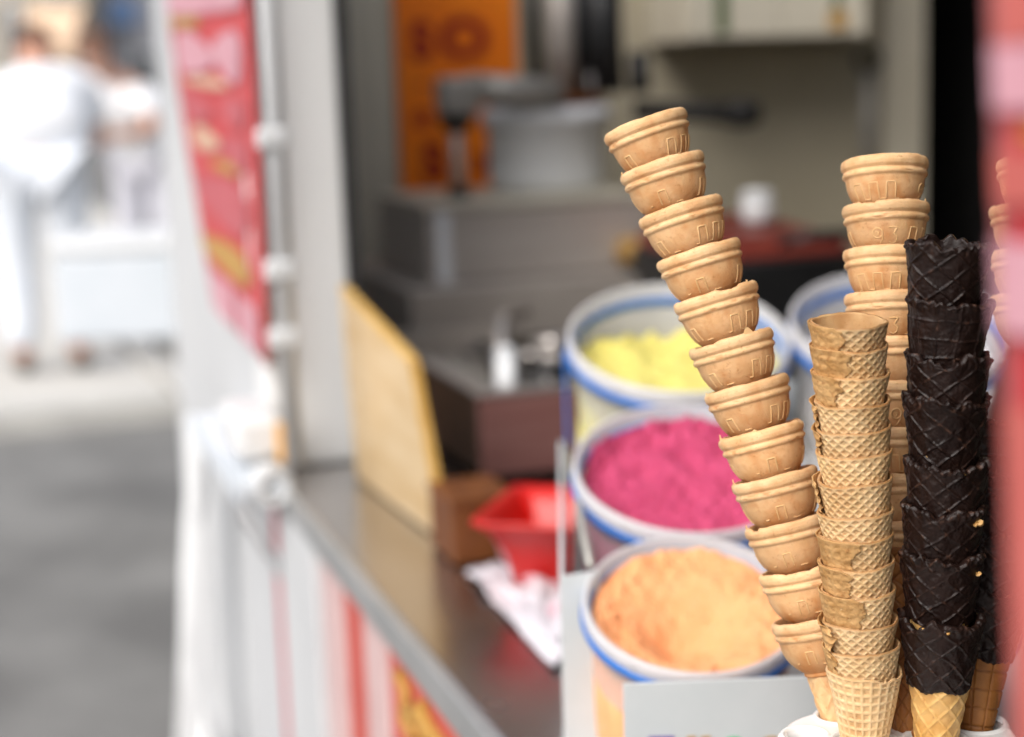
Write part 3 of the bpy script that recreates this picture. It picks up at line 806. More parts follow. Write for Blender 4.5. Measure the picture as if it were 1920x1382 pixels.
for i, (p, lean) in enumerate(Dp):
    lb = {0: 'topmost chocolate dipped waffle cone of the dark stack, jagged rim open', 7: 'lowest chocolate dipped waffle cone of the dark stack, bare golden wafer below'}.get(i, ORD[i] + ' chocolate dipped waffle cone from the top of the dark stack')
    D_axis, D_rim = choc_cone(p, .972 - .028 * (7 - i) / 7, lean, -11, [20, 75, 140, 200, 260, 310, 35, 100][i], [0, 1, 2, 3, 0, 2, 3, 2][i], lb, 'stack of chocolate dipped cones', CWG, 'wafer_gold',
                              {5: [(312, 5, 3.0), (318, 6.5, 2.2), (306, 6, 1.8)], 6: [(318, 9, 2.3)], 4: [(280, 3, 1.0)], 7: [(230, 1, 1.4), (265, 2, 1.2), (255, 16, .8)]}.get(i, ()))
for i in range(4):
    lb = 'lowest dipped cone of the shaded chocolate stack, brown wafer below' if i == 3 else ['topmost', 'second', 'third'][i] + ' dipped cone of the shaded chocolate stack next to the red banner'
    E_axis, E_rim = choc_cone((1853 + 13 * (3 - i), 800 + 105 * i), 1.018, -7.0, 4, 50 * i + 12, i + 1, lb, 'shaded stack of chocolate dipped cones', CWS2, 'wafer_brown_shaded')
# brown waffle cone that carries the upright cake cone stack
BRW = waffle_mesh(23.0, 6.5, 125, 118, 9, 12.0, 'diamond', 610, depth=.9, nrow=150, groove=True, nth=260, wavy=.9)
axb = (UP - RIGHT * math.tan(math.radians(1.0)) + FWD * math.tan(math.radians(5))).normalized()
G_rim = at(1690, 1026, 1.020); G_axis = axb
gm = frame(G_rim - axb * .125, axb, .4)
o = thing('brown_waffle_cone', 'toasted brown waffle cone holding up the upright cake cone stack', 'ice-cream cone', matrix=gm)
mesh_child('shell', BRW, 'wafer_brown_shaded', o)

# ---- white cone holder
ZP = at(1660, 1377, 1.0).z
def hit_plate(rim, axis):
    return rim + axis * ((ZP - rim.z) / axis.z)
hA, hC, hD, hE, hG = [hit_plate(r_, a_) for r_, a_ in ((A_rim, A_axis), (C_rim, C_axis), (D_rim, D_axis), (E_rim, E_axis), (G_rim, G_axis))]
hO = on_z(1510, 1380, ZP)
hold_c = on_z(1678, 1374, ZP)
holder = thing('cone_holder', 'white glazed cone holder with round holes at the stack bottoms', 'cone holder', (hold_c.x, hold_c.y, ZC + .001))
def curve_plate(name, outline, holes, z0, z1, bev, mname, parent):
    cu = bpy.data.curves.new(name, 'CURVE'); cu.dimensions = '2D'; cu.fill_mode = 'BOTH'
    def spl(pts):
        s_ = cu.splines.new('POLY'); s_.points.add(len(pts) - 1); s_.use_cyclic_u = True
        for q, p in zip(s_.points, pts): q.co = (p[0], p[1], 0, 1)
    spl(outline)
    for (cx_, cy_, r_) in holes:
        spl([(cx_ + r_ * math.cos(2 * PI * k / 48), cy_ + r_ * math.sin(2 * PI * k / 48)) for k in range(48)][::-1])
    cu.extrude = (z1 - z0) / 2 - bev; cu.bevel_depth = bev; cu.bevel_resolution = 4; cu.offset = -bev
    tmp = bpy.data.objects.new(name + '_tmp', cu); COL.objects.link(tmp)
    dg = bpy.context.evaluated_depsgraph_get(); dg.update()
    me = bpy.data.meshes.new_from_object(tmp.evaluated_get(dg))
    bpy.data.objects.remove(tmp); bpy.data.curves.remove(cu)
    inv = ROOTM(parent).inverted()
    for v in me.vertices: v.co = inv @ (v.co + Vector((0, 0, (z0 + z1) / 2)))
    me.materials.clear()
    for p in me.polygons: p.use_smooth = True; p.material_index = 0
    ob = bpy.data.objects.new(name, me); COL.objects.link(ob); me.materials.append(MATS[mname]); ob.parent = parent
    md = ob.modifiers.new('es', 'EDGE_SPLIT'); md.split_angle = math.radians(50)
    return ob
lft = on_z(1459, 1366, ZP); bck = on_z(1660, 1352, ZP); rgt = on_z(1900, 1366, ZP)
x0, x1, yb = lft.x, rgt.x, bck.y + .021; yf = yb - .124; rc = .042
outl = []
for (cx_, cy_, a0) in ((x1 - rc, yb - rc, 0), (x0 + rc, yb - rc, 90), (x0 + rc, yf + rc, 180), (x1 - rc, yf + rc, 270)):
    outl += [(cx_ + rc * math.cos(math.radians(a0 + 6 * k)), cy_ + rc * math.sin(math.radians(a0 + 6 * k))) for k in range(16)]
holes = [(hA.x, hA.y, .0095), (hC.x, hC.y, .0172), (hD.x, hD.y, .0168), (hE.x, hE.y, .0150), (hG.x, hG.y, .0110)]
def clear_of(h, r):   # keep holes inside the plate and apart from each other
    return h
ok = []
for h in holes:
    if all((h[0] - q[0]) ** 2 + (h[1] - q[1]) ** 2 > (h[2] + q[2] + .0005) ** 2 for q in ok) and h[1] + h[2] < yb - .001:
        ok.append(h)
print('HOLES kept', len(ok), [(round(h[0] - x0, 3), round(yb - h[1], 3), round(h[2], 4)) for h in holes], 'plate', round(x1 - x0, 3))
hO_ok = all((hO.x - q[0]) ** 2 + (hO.y - q[1]) ** 2 > (.011 + q[2] + .001) ** 2 for q in ok)
if hO_ok: ok.append((hO.x, hO.y, .011))
print('empty hole', hO_ok)
curve_plate('plate', outl, ok, ZP - .012, ZP, .003, 'white_ceramic', holder)
lp = MB()
for h in ok:
    lp.lathe([(h[2] + .0005, -.001), (h[2] + .0012, .0012), (h[2] + .003, .0016), (h[2] + .005, -.0008)], 48, (h[0], h[1], ZP))
lp.build('hole_rims', 'white_ceramic', holder, smooth=True)
for (lx, ly) in ((x0 + .02, yb - .02), (x1 - .02, yb - .02), (x0 + .02, yf + .02), (x1 - .02, yf + .02)):
    MB().lathe([(.006, ZC + .001), (.007, ZC + .004), (.006, ZP - .012)], 16, (lx, ly, 0)).build('leg', 'white_ceramic', holder, smooth=True)

# ================================================================== BUCKETS OF COLOURED SUGAR
BAX = (UP - FWD * .60).normalized()
def sugar_mesh(R, level, h, seed, shape, rough, crumb=1.3):
    nr, nth = 150, 400
    rr = np.linspace(0.0005, 1, nr); th = np.linspace(0, 2 * PI, nth, endpoint=False)
    Rm, Th = np.meshgrid(rr, th, indexing='ij'); x = Rm * np.cos(Th); y = Rm * np.sin(Th)
    z = shape(x, y)
    k = R / .1
    z = z + rough * (vnoise(x * 5 * k, y * 5 * k, None, seed) * .5 + vnoise(x * 11 * k, y * 11 * k, None, seed + 1) * .35 + np.abs(vnoise(x * 24 * k, y * 24 * k, None, seed + 2)) * .22 + vnoise(x * 50 * k, y * 50 * k, None, seed + 3) * .12 + vnoise(x * 95 * k, y * 95 * k, None, seed + 4) * .11)
    z = z + (z - shape(x, y)) * crumb * sstep(.45, .95, Rm)
    z = z * sstep(1.0, .985, Rm) + shape(x, y) * (1 - sstep(1.0, .985, Rm))
    v = np.stack([x * R, y * R, level + z * R], -1)
    low = np.stack([np.cos(th) * R * .93, np.sin(th) * R * .93, np.full(nth, level - h)], -1)[None]
    vs = np.concatenate([v, low])
    return fast_mesh('sugar_heap', vs, grid_quads(nr + 1, nth))
def bucket(px, py, d, wpx, hgt, sugar, shape, level, desc, seed, rough, handle=None, group='buckets of coloured sugar'):
    R = wpx * .5 * d / F; c = at(px, py, d)
    m = frame(c - BAX * hgt, BAX, 0)
    o = thing('plastic_bucket', 'translucent bucket with blue band, ' + desc, 'bucket', group=group, matrix=m)
    inv = m.inverted()
    def loc(mb, name, mt):
        me = bpy.data.meshes.new(name); me.from_pydata([tuple(p) for p in mb.v], [], mb.f)
        return finish(name, me, mt, o, smooth=True)
    taper = .10; w = .0016
    rb = lambda z: R - .004 - (hgt - z) * taper
    tub = MB().lathe([(0.001, 0), (rb(0) - .004, 0), (rb(0), .004), (rb(hgt * .5), hgt * .5), (rb(hgt - .012), hgt - .012), (rb(hgt), hgt - .001), (rb(hgt) - w, hgt - .001), (rb(hgt * .5) - w, hgt * .5), (rb(0) - w, .005), (.001, .003)], 96)
    loc(tub, 'tub', 'tub_plastic')
    ch = .0120 * R / .09
    col = MB().lathe([(R - .0035, hgt - ch), (R - .0005, hgt - ch), (R, hgt - ch * .8), (R - .0002, hgt - .0022), (R - .0012, hgt), (R - .0036, hgt + .0004), (R - .0048, hgt - .001), (R - .0046, hgt - .004), (R - .0034, hgt - .0035)], 96, close=True)
    cl = loc(col, 'rim', 'rim_plastic')
    for k in range(10):
        a = 2 * PI * k / 10 + .3
        rib = MB().box(-.0006, .0006, -.0012, .0012, hgt - ch * .95, hgt - .002)
        rib.v = [(p[0] * math.cos(a) - p[1] * math.sin(a) + (R - .0002) * math.cos(a), p[0] * math.sin(a) + p[1] * math.cos(a) + (R - .0002) * math.sin(a), p[2]) for p in rib.v]
        me = bpy.data.meshes.new('rib'); me.from_pydata(rib.v, [], rib.f); finish('rib', me, 'rim_plastic', cl)
    bz = hgt - ch - .0040 * R / .09; br = .0037 * R / .09
    rbz = rb(bz)
    band = MB().lathe([(rbz - w - .0005, bz - br), (R + .0002, bz - br), (R + .0014, bz), (R + .0002, bz + br), (rbz - w - .0005, bz + br)], 96, close=True)
    loc(band, 'band', 'blue_band')
    if handle:
        a = math.radians(handle)
        hx, hy = (R + .003) * math.cos(a), (R + .003) * math.sin(a)
        p0 = Vector((hx, hy, bz)); dwn = (inv.to_3x3() @ Vector((0, 0, -1))).normalized()
        tang = Vector((-math.sin(a), math.cos(a), 0)); outw = Vector((math.cos(a), math.sin(a), 0))
        hb = MB()
        pts = [p0 + dwn * t for t in np.linspace(-.006, .105, 8)]
        sec = [(tang * .0045 + outw * .001), (tang * -.0045 + outw * .001), (tang * -.0045 - outw * .001), (tang * .0045 - outw * .001)]
        hb.add([p + s_ for p in pts for s_ in sec], [(i * 4 + k, i * 4 + (k + 1) % 4, i * 4 + 4 + (k + 1) % 4, i * 4 + 4 + k) for i in range(7) for k in range(4)] + [(3, 2, 1, 0), (28, 29, 30, 31)])
        loc(hb, 'handle', 'blue_band')
    me = sugar_mesh(rb(hgt - level) - w - .0008, hgt - level, hgt - level - .006, seed, shape, rough)
    s_ = bpy.data.objects.new('sugar_heap', me); COL.objects.link(s_); me.materials.append(MATS[sugar]); s_.matrix_basis = m
    return o, s_
def sh_orange(x, y):
    z = .12 - .46 * np.exp(-(((x + .06) / .52) ** 2 + ((y + .05) / .50) ** 2))  + .06 * y
    return z - .05
def sh_pink(x, y):
    return .05 + .10 * y - .08 * np.exp(-((x / .5) ** 2 + ((y + .2) / .5) ** 2)) + .05 * x
def sh_yellow(x, y):
    return -.02 - .16 * y + .10 * np.exp(-(((x + .55) / .3) ** 2 + ((y - .45) / .3) ** 2)) - .14 * np.exp(-(((x + .1) / .35) ** 2 + ((y - .75) / .35) ** 2)) + .12 * np.exp(-(((x - .25) / .4) ** 2 + ((y - .6) / .3) ** 2))
o, s_ = bucket(1300, 1128, 1.34, 418, .135, 'sugar_orange', sh_orange, .019, 'nearest, filled with pale orange sugar', 71, .06)
tag(s_, 'scooped heap of pale orange sugar in the nearest bucket', 'sugar', 'heaps of coloured sugar')
o, s_ = bucket(1291, 873, 1.53, 436, .150, 'sugar_pink', sh_pink, .026, 'middle one, filled with magenta pink sugar', 81, .10)
tag(s_, 'lumpy heap of magenta pink sugar in the middle bucket', 'sugar', 'heaps of coloured sugar')
o, s_ = bucket(1273, 628, 1.73, 420, .165, 'sugar_yellow', sh_yellow, .036, 'farthest of the left row, filled with lemon yellow sugar', 91, .05, handle=186)
tag(s_, 'uneven heap of lemon yellow sugar in the far bucket', 'sugar', 'heaps of coloured sugar')
o, s_ = bucket(1692, 605, 1.73, 420, .165, 'sugar_white', sh_pink, .06, 'far right, half hidden behind the cone stacks', 95, .04)
tag(s_, 'pale sugar heap in the bucket behind the upright cone stack', 'sugar', 'heaps of coloured sugar')
o, s_ = bucket(1722, 1122, 1.34, 400, .135, 'sugar_orange', sh_orange, .028, 'right of the nearest one, hidden behind the chocolate stack', 97, .05)
tag(s_, 'orange sugar heap in the bucket behind the chocolate stack', 'sugar', 'heaps of coloured sugar')

# ---- rack the buckets stand in
rk0 = at(1300, 1128, 1.34) - BAX * .137; rk1 = at(1273, 628, 1.73) - BAX * .167
rack = thing('bucket_rack', 'white sheet rack with slanted shelf carrying the sugar buckets', 'rack', (rk0.x, rk0.y, ZC + .001))
rdir = (rk1 - rk0); rdir = (rdir - BAX * rdir.dot(BAX)).normalized(); rlat = rdir.cross(BAX).normalized()
if rlat.dot(RIGHT) < 0: rlat = -rlat
def RK(a, b, c): return rk0 + rdir * a + rlat * b + BAX * c
MB().slab([RK(-.09, -.10, -.012), RK(-.09, .32, -.012), RK(.58, .32, -.012), RK(.58, -.10, -.012)], BAX * .005).build('shelf', 'white_sheet', rack, bevel=.001)
def rk_px(px, py, d): return at(px, py, d)
pa, pb = at(1048, 1075, 1.375), at(1048, 826, 1.74)
pa2 = Vector((pa.x, pa.y, ZC + .002)); pb2 = Vector((pb.x, pb.y, ZC + .002))
sidev = Vector((.004, 0, 0))
MB().slab([pa2, pb2, pb, pa], sidev).build('side_panel', 'white_sheet', rack, bevel=.0008)
qa, qb = at(1050, 1082, 1.37), at(1122, 1070, 1.37)
qa2, qb2 = Vector((qa.x, qa.y, ZC + .002)), Vector((qb.x, qb.y, ZC + .002))
MB().slab([qa2, qb2, qb, qa], (0, .003, 0)).build('front_flange', 'white_sheet', rack, bevel=.0008)
MB().tube([at(1058, 840, 1.72), at(1085, 950, 1.50), at(1108, 1062, 1.38)], .0035, 10).build('rail', 'grey_metal', rack, smooth=True)
for (a, b) in ((-.05, .25), (.5, .25), (.5, -.06)):
    p = RK(a, b, -.012)
    MB().box(p.x - .006, p.x + .006, p.y - .006, p.y + .006, ZC + .002, p.z).build('leg', 'white_sheet', rack)

# ---- white card with coloured marks in front of the buckets
SIGD = 1.20
s00, s10 = at(1168, 1283, SIGD), at(1560, 1267, SIGD)
card = thing('price_card', 'white card with colourful printing standing before the orange bucket', 'sign', (s00.x + .07, s00.y, ZC + .002))
dn = Vector((0, 0, ZC + .002 - s00.z))
MB().slab([s00, s10, Vector((s10.x, s10.y, ZC + .002)), Vector((s00.x, s00.y, ZC + .002))], (0, .003, 0)).build('card', 'white_sheet', card, bevel=.0006)
def card_pt(px, py): return on_plane(px, py, s00 + Vector((0, -.0007, 0)), Vector((0, 1, 0)))
def card_disc(px, py, rpx, m_, name, ring=0):
    c = card_pt(px, py); r = rpx * SIGD / F
    prof = [(.0005, 0), (r, 0), (r, .0006), (.0005, .0006)] if not ring else [(r - ring * SIGD / F, 0), (r, 0), (r, .0006), (r - ring * SIGD / F, .0006)]
    MB().lathe(prof, 32, c + Vector((0, .0005, 0)), (0, -1, 0), close=bool(ring)).build(name, m_, card)
card_disc(1376, 1408, 28, 'green_print', 'printed_mark'); card_disc(1447, 1409, 30, 'gold_print', 'printed_mark', 12)
for (a, b, m_) in ((1216, 1264, 'purple_print'), (1288, 1304, 'gold_print'), (1314, 1332, 'gold_print')):
    p0, p1, p2, p3 = card_pt(a, 1381), card_pt(b, 1380), card_pt(b, 1420), card_pt(a, 1420)
    MB().slab([p0, p1, p2, p3], (0, -.0006, 0)).build('printed_mark', m_, card)

# ================================================================== THINGS ON THE COUNTER
# steel side edge strip under the rack
# red tub
rt = on_z(1008, 1120, ZC)
tub = thing('red_tub', 'tapered red plastic tub beside the bucket rack', 'tub', (rt.x, rt.y, ZC + .001))
d_rt = (rt - CAM).dot(FWD)
tl = at(895, 958, d_rt - .0); 
hz = .088
def rect_ring(cx_, cy_, hx, hy, z, rad=.012, n=5, rot=-.30):
    out = []
    for (sx, sy_, a0) in ((1, 1, 0), (-1, 1, 90), (-1, -1, 180), (1, -1, 270)):
        for k in range(n):
            a = math.radians(a0 + 90 * k / (n - 1))
            x = sx * (hx - rad) + rad * math.cos(a); y = sy_ * (hy - rad) + rad * math.sin(a)
            out.append((cx_ + x * math.cos(rot) - y * math.sin(rot), cy_ + x * math.sin(rot) + y * math.cos(rot), z))
    return out
def ring_loft(rings):
    mb = MB(); n = len(rings[0])
    vs = [p for r_ in rings for p in r_]
    fs = [(i * n + k, i * n + (k + 1) % n, (i + 1) * n + (k + 1) % n, (i + 1) * n + k) for i in range(len(rings) - 1) for k in range(n)]
    fs.append(tuple(range(n))[::-1]); fs.append(tuple(range((len(rings) - 1) * n, len(rings) * n)))
    return mb.add(vs, fs)
cx_, cy_ = rt.x + .02, rt.y + .05
ring_loft([rect_ring(cx_, cy_, .036, .045, ZC + .002), rect_ring(cx_, cy_, .042, .052, ZC + .04), rect_ring(cx_, cy_, .056, .074, ZC + hz - .012), rect_ring(cx_, cy_, .070, .088, ZC + hz), rect_ring(cx_, cy_, .070, .088, ZC + hz + .004),
           rect_ring(cx_, cy_, .062, .079, ZC + hz + .002), rect_ring(cx_, cy_, .051, .068, ZC + hz - .014), rect_ring(cx_, cy_, .038, .048, ZC + .04), rect_ring(cx_, cy_, .033, .042, ZC + .006)]).build('body', 'red_plastic', tub, smooth=True)
# paper napkins slumped in front of the tub
pn = on_z(985, 1215, ZC)
nap = thing('napkin_sheets', 'crumpled white and pink paper sheets lying below the red tub', 'paper', (pn.x, pn.y, ZC + .002))
quad = [(872, 1075), (1010, 1062), (1095, 1190), (1040, 1262)]
for j, (m_, dz, sh) in enumerate((('paper', .004, 0), ('paper_pink', .014, 14), ('paper', .020, 6))):
    nu_, nv_ = 26, 34; vs = []
    pts4 = [on_z(x + sh * (.6 if j == 1 else -.3), y - sh, ZC) for x, y in quad]
    for i in range(nu_):
        for k in range(nv_):
            a, b = i / (nu_ - 1), k / (nv_ - 1)
            if j == 1: a = .35 + .5 * a; b = .05 + .75 * b
            if j == 2: a = .25 + .7 * a; b = .45 + .5 * b
            p = (pts4[0] * (1 - a) + pts4[1] * a) * (1 - b) + (pts4[3] * (1 - a) + pts4[2] * a) * b
            hgt_ = dz * .6 + .008 * max(0, math.sin(a * 3.1)) * (1 - .6 * b) + .010 * float(vnoise(a * 4 + j, b * 5, None, 31 + j)) + .004 * float(vnoise(a * 11, b * 13, None, 41 + j)) + .012 * (1 - b) * a
            vs.append((p.x, p.y, max(ZC + .003, ZC + hgt_)))
    mb = MB().add(vs, [(i * nv_ + k, i * nv_ + k + 1, (i + 1) * nv_ + k + 1, (i + 1) * nv_ + k) for i in range(nu_ - 1) for k in range(nv_ - 1)])
    ob = mb.build('sheet', m_, nap, smooth=True); sd = ob.modifiers.new('thick', 'SOLIDIFY'); sd.thickness = .0008
# cutting board
b0, b1 = on_z(829, 1022, ZC), on_z(668, 898, ZC)
hb_ = (b0 - CAM).dot(FWD) * 350 / F
board = thing('wooden_board', 'pale yellowish wooden board standing upright on the counter by the hatch post', 'board', ((b0.x + b1.x) / 2, (b0.y + b1.y) / 2, ZC + .001))
lean_ = V * -.032
bd = [Vector((b0.x, b0.y, ZC + .002)), Vector((b1.x, b1.y, ZC + .002)), Vector((b1.x, b1.y, ZC + hb_ * 1.2)) + lean_ * .3, Vector((b0.x, b0.y, ZC + hb_)) + lean_]
MB().slab(bd, V * .012).build('panel', 'board_wood', board, bevel=.003)
ed = (b1 - b0).normalized()
MB().slab([bd[0] - ed * .0045, bd[0] - ed * .0005, bd[3] - ed * .0005, bd[3] - ed * .0045], V * .0125).build('edge_strip', 'board_edge', board)
MB().slab([bd[3] + ZV * .0005, bd[2] + ZV * .0005, bd[2] + ZV * .005, bd[3] + ZV * .005], V * .0125).build('edge_strip', 'board_edge', board)
# brown wooden block
w0 = on_z(885, 1060, ZC); uw_, vw_, _ = Tinv(w0)
blk = thing('wooden_block', 'small brown wooden box behind the red tub', 'box', T(uw_ + .06, vw_, ZC))
MB().tbox(uw_, uw_ + .10, vw_ - .022, vw_ + .055, ZC + .002, ZC + .074).build('box', 'brown_wood', blk, bevel=.003)
MB().tbox(uw_ - .003, uw_ + .103, vw_ - .024, vw_ + .058, ZC + .0745, ZC + .082).build('lid', 'brown_wood', blk, bevel=.002)
# steel trough appliance
a0 = on_z(905, 912, ZC); ua, va, _ = Tinv(a0)
zt = on_u(905, 745, ua)[1]; vb_, _ = on_u(1120, 830, ua)
ub = ua + .50
fry = thing('steel_trough', 'brushed steel cooking trough with dark inside behind the wooden board', 'cooker', T((ua + ub) / 2, (va + vb_) / 2, ZC))
MB().tbox(ua, ua + .012, va, vb_, ZC + .012, zt).build('front_panel', 'steel_red_reflection', fry, bevel=.002)
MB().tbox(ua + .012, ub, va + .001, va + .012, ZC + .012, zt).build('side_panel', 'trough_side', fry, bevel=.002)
MB().tbox(ua + .012, ub, vb_ - .012, vb_ - .001, ZC + .012, zt).build('side_panel', 'steel_dull', fry, bevel=.002)
MB().tbox(ub, ub + .012, va, vb_, ZC + .012, zt + .02).build('back_panel', 'steel_dull', fry, bevel=.002)
MB().tbox(ua + .013, ub - .001, va + .013, vb_ - .013, ZC + .014, ZC + .03).build('pan_floor', 'black_matt', fry)
for k in range(4):
    MB().tbox(ua + (.05 if k < 2 else .4), ua + (.08 if k < 2 else .43), va + .02 if k % 2 == 0 else vb_ - .05, va + .05 if k % 2 == 0 else vb_ - .02, ZC + .001, ZC + .0118).build('foot', 'rubber', fry)
MB().tbox(ua - .002, ua + .03, va - .003, vb_ + .003, zt + .0005, zt + .006).build('rim_strip', 'steel', fry, bevel=.001)
MB().tbox(ua + .032, ub + .01, va - .003, va + .018, zt + .0005, zt + .006).build('rim_strip', 'steel', fry, bevel=.001)
# grid and tools inside
for k in range(5):
    uu = ua + .12 + k * .075
    MB().tube([T(uu, va + .014, zt - .02), T(uu, vb_ - .014, zt - .02)], .004, 8).build('grid_bar', 'grey_metal', fry, smooth=True)
pl = [at(938, 700, 2.55), at(940, 620, 2.62), at(945, 596, 2.66), at(985, 585, 2.75)]
MB().tube(pl, [.010, .011, .011, .009], 12).build('lever', 'steel', fry, smooth=True)
MB().tube([at(950, 735, 2.47), at(948, 660, 2.52)], .016, 14).build('fitting', 'hopper_white', fry, smooth=True)
MB().tube([at(1000, 650, 2.62), at(1060, 640, 2.6)], .014, 14).build('fitting', 'steel', fry, smooth=True)
MB().tube([at(870, 655, 2.75), at(1050, 672, 2.6)], .009, 12).build('fitting', 'steel', fry, smooth=True)
MB().tube([at(1005, 700, 2.5), at(1055, 705, 2.48)], .02, 14).build('fitting', 'black_plastic', fry, smooth=True)
MB().tube([at(900, 640, 2.7), at(930, 690, 2.55), at(1030, 725, 2.45)], .007, 10).build('tong', 'black_plastic', fry, smooth=True)
MB().tube([at(1030, 740, 2.42), at(1022, 690, 2.5)], .006, 10).build('tong', 'steel', fry, smooth=True)
MB().tube([at(985, 745, 2.45), at(950, 735, 2.5), at(935, 715, 2.55)], .012, 10).build('knob', 'black_plastic', fry, smooth=True)
# steel shelf and box at the far end
def tb(root, name, x0_, y0_, x1_, y1_, u_, thick, m_, bevel=.003):
    v0, z1 = on_u(x0_, y0_, u_); v1, z0 = on_u(x1_, y1_, u_)
    return MB().tbox(u_, u_ + thick, v0, v1, z0, z1).build(name, m_, root, bevel=bevel)
us = u_at(950, 570, 2.95)
tray = thing('steel_shelf', 'dull steel shelf below the waffle machine', 'shelf', T(us + .2, .5, ZC))
v0s, zs1 = on_u(770, 548, us); v1s, zs0 = on_u(1330, 600, us)
MB().tbox(us, us + .55, v0s, v1s, zs0, zs1).build('top', 'steel_dull', tray, bevel=.003)
for (uu, vv) in ((us + .02, v0s + .01), (us + .02, v1s - .05), (us + .48, v0s + .01), (us + .48, v1s - .05)):
    MB().tbox(uu, uu + .04, vv, vv + .04, ZC + .001, zs0 - .0005).build('leg', 'steel_dull', tray)
um = us + .10
mach = thing('waffle_machine', 'steel waffle machine with white hopper, grey arm and black handle', 'machine', T(um + .2, .5, zs1))
v0m, zmt = on_u(800, 398, um); v1m, _ = on_u(1215, 372, um)
MB().tbox(um, um + .36, v0m, v1m, zs1 + .002, zmt).build('base_box', 'steel_bright', mach, bevel=.006)
MB().tbox(um - .006, um + .37, v0m - .006, v1m + .006, zmt + .0005, zmt + .012).build('top_plate', 'cream_light', mach, bevel=.003)
tb(mach, 'corner_strip', 818, 402, 850, 536, um - .008, .0075, 'hopper_white')
ur = um + .1
# arm with rod
v_a, z_a1 = on_u(832, 145, ur); v_b, z_a0 = on_u(905, 215, ur)
MB().tbox(ur, ur + .08, v_a, v_b, z_a0, z_a1).build('arm_head', 'grey_metal', mach, bevel=.012)
arm = [at_ for at_ in ()]
va2, za2 = on_u(1060, 175, ur); va3, za3 = on_u(900, 165, ur)
MB().tube([T(ur + .04, va3 - .01, za3), T(ur + .04, va2, za2)], .028, 12).build('arm', 'grey_metal', mach, smooth=True)
vr1, zr1 = on_u(868, 212, ur); vr0, zr0 = on_u(872, 365, ur)
MB().tube([T(ur + .04, vr0, zmt + .012), T(ur + .04, vr0, z_a0 + .001)], .013, 14).build('rod', 'steel', mach, smooth=True)
MB().lathe([(.014, 0), (.02, 0), (.022, .012), (.014, .02)], 20, T(ur + .04, vr0, zmt + .0125)).build('rod_foot', 'black_plastic', mach, smooth=True)
MB().lathe([(.014, -.03), (.034, -.012), (.034, .0)], 20, T(ur + .04, vr0, z_a0 - .001)).build('rod_collar', 'black_plastic', mach, smooth=True)
vh, zh1 = on_u(1075, 205, ur); vhl, _ = on_u(968, 300, ur)
rh = (vh - vhl)
MB().lathe([(.001, zmt + .0125), (rh * .92, zmt + .0125), (rh, zmt + .03), (rh * 1.0, zh1 - .03), (rh * 1.1, zh1 - .028), (rh * 1.1, zh1), (rh * .95, zh1 + .004), (.001, zh1 + .006)], 40, T(ur + .16, vh, 0)).build('hopper', 'hopper_white', mach, smooth=True)
MB().lathe([(.001, zh1 + .0062), (rh * 1.0, zh1 + .0062), (rh * 1.0, zh1 + .022), (.001, zh1 + .024)], 40, T(ur + .16, vh, 0)).build('hopper_lid', 'brown_wood', mach, smooth=True)
for (xa, r_, m_, top) in ((1012, .016, 'black_plastic', -60), (1062, .03, 'steel_dull', -60), (1095, .020, 'black_plastic', -60), (1122, .014, 'steel', 130), (1140, .028, 'black_plastic', -60), (1162, .02, 'black_matt', -60), (1215, .022, 'black_plastic', 100)):
    v_, z_ = on_u(xa, top, ur + .12)
    MB().tube([T(ur + .16, v_, zh1 + .024), T(ur + .16, v_ - .004, (z_ + zh1) / 2), T(ur + .17, v_, z_)], r_, 12).build('mixing_tube', m_, mach, smooth=True)
vk0, zk0 = on_u(1230, 208, ur); vk1, zk1 = on_u(1392, 213, ur)
MB().tube([T(ur + .1, vk0, zk0), T(ur + .02, (vk0 + vk1) / 2, (zk0 + zk1) / 2), T(ur, vk1, zk1)], .019, 12).build('handle', 'black_matt', mach, smooth=True)
MB().lathe([(.002, -.035), (.022, -.03), (.028, 0), (.022, .03), (.002, .035)], 20, T(ur, vk1, zk1), V).build('knob', 'black_matt', mach, smooth=True)
# poster
v0p, z1p = on_u(738, 14, UE - .016); v1p, z0p = on_u(978, 372, UE - .016)
post = thing('orange_poster', 'orange wall poster with dark red lettering behind the machine', 'poster', T(UE - .016, (v0p + v1p) / 2, z0p))
MB().tbox(UE - .0165, UE - .013, v0p, v1p, z0p, z1p + .1).build('sheet', 'orange_poster', post)
def text_mesh(txt, size, name):
    cu = bpy.data.curves.new(name, 'FONT'); cu.body = txt; cu.size = size; cu.extrude = .0006; cu.offset = size * .055
    tmp = bpy.data.objects.new('tmp_text', cu); COL.objects.link(tmp)
    dg = bpy.context.evaluated_depsgraph_get(); dg.update()
    me = bpy.data.meshes.new_from_object(tmp.evaluated_get(dg)); bpy.data.objects.remove(tmp); bpy.data.curves.remove(cu)
    return me
def put_text(txt, px, py, hpx, u_, m_, root, name='lettering', sx=1.0):
    v_, z_ = on_u(px, py, u_); v2, z2 = on_u(px, py - hpx, u_)
    me = text_mesh(txt, (z2 - z_) / .70, name)
    ex, ey, ez = V, ZV, -U
    mm = Matrix((ex * sx, ey, ez)).transposed().to_4x4(); mm.translation = T(u_, v_, z_)
    inv = ROOTM(root).inverted()
    for q in me.vertices: q.co = inv @ (mm @ q.co)
    me.materials.clear()
    ob = bpy.data.objects.new(name, me); COL.objects.link(ob); me.materials.append(MATS[m_]); ob.parent = root
    return ob
ut = UE - .0172
put_text('S', 772, 108, 66, ut, 'poster_red', post, sx=.95); put_text('O', 826, 108, 72, ut, 'poster_red', post, sx=1.15)
put_text('.', 780, 160, 26, ut, 'poster_red', post, sx=3); put_text('o', 778, 236, 40, ut, 'poster_red', post)
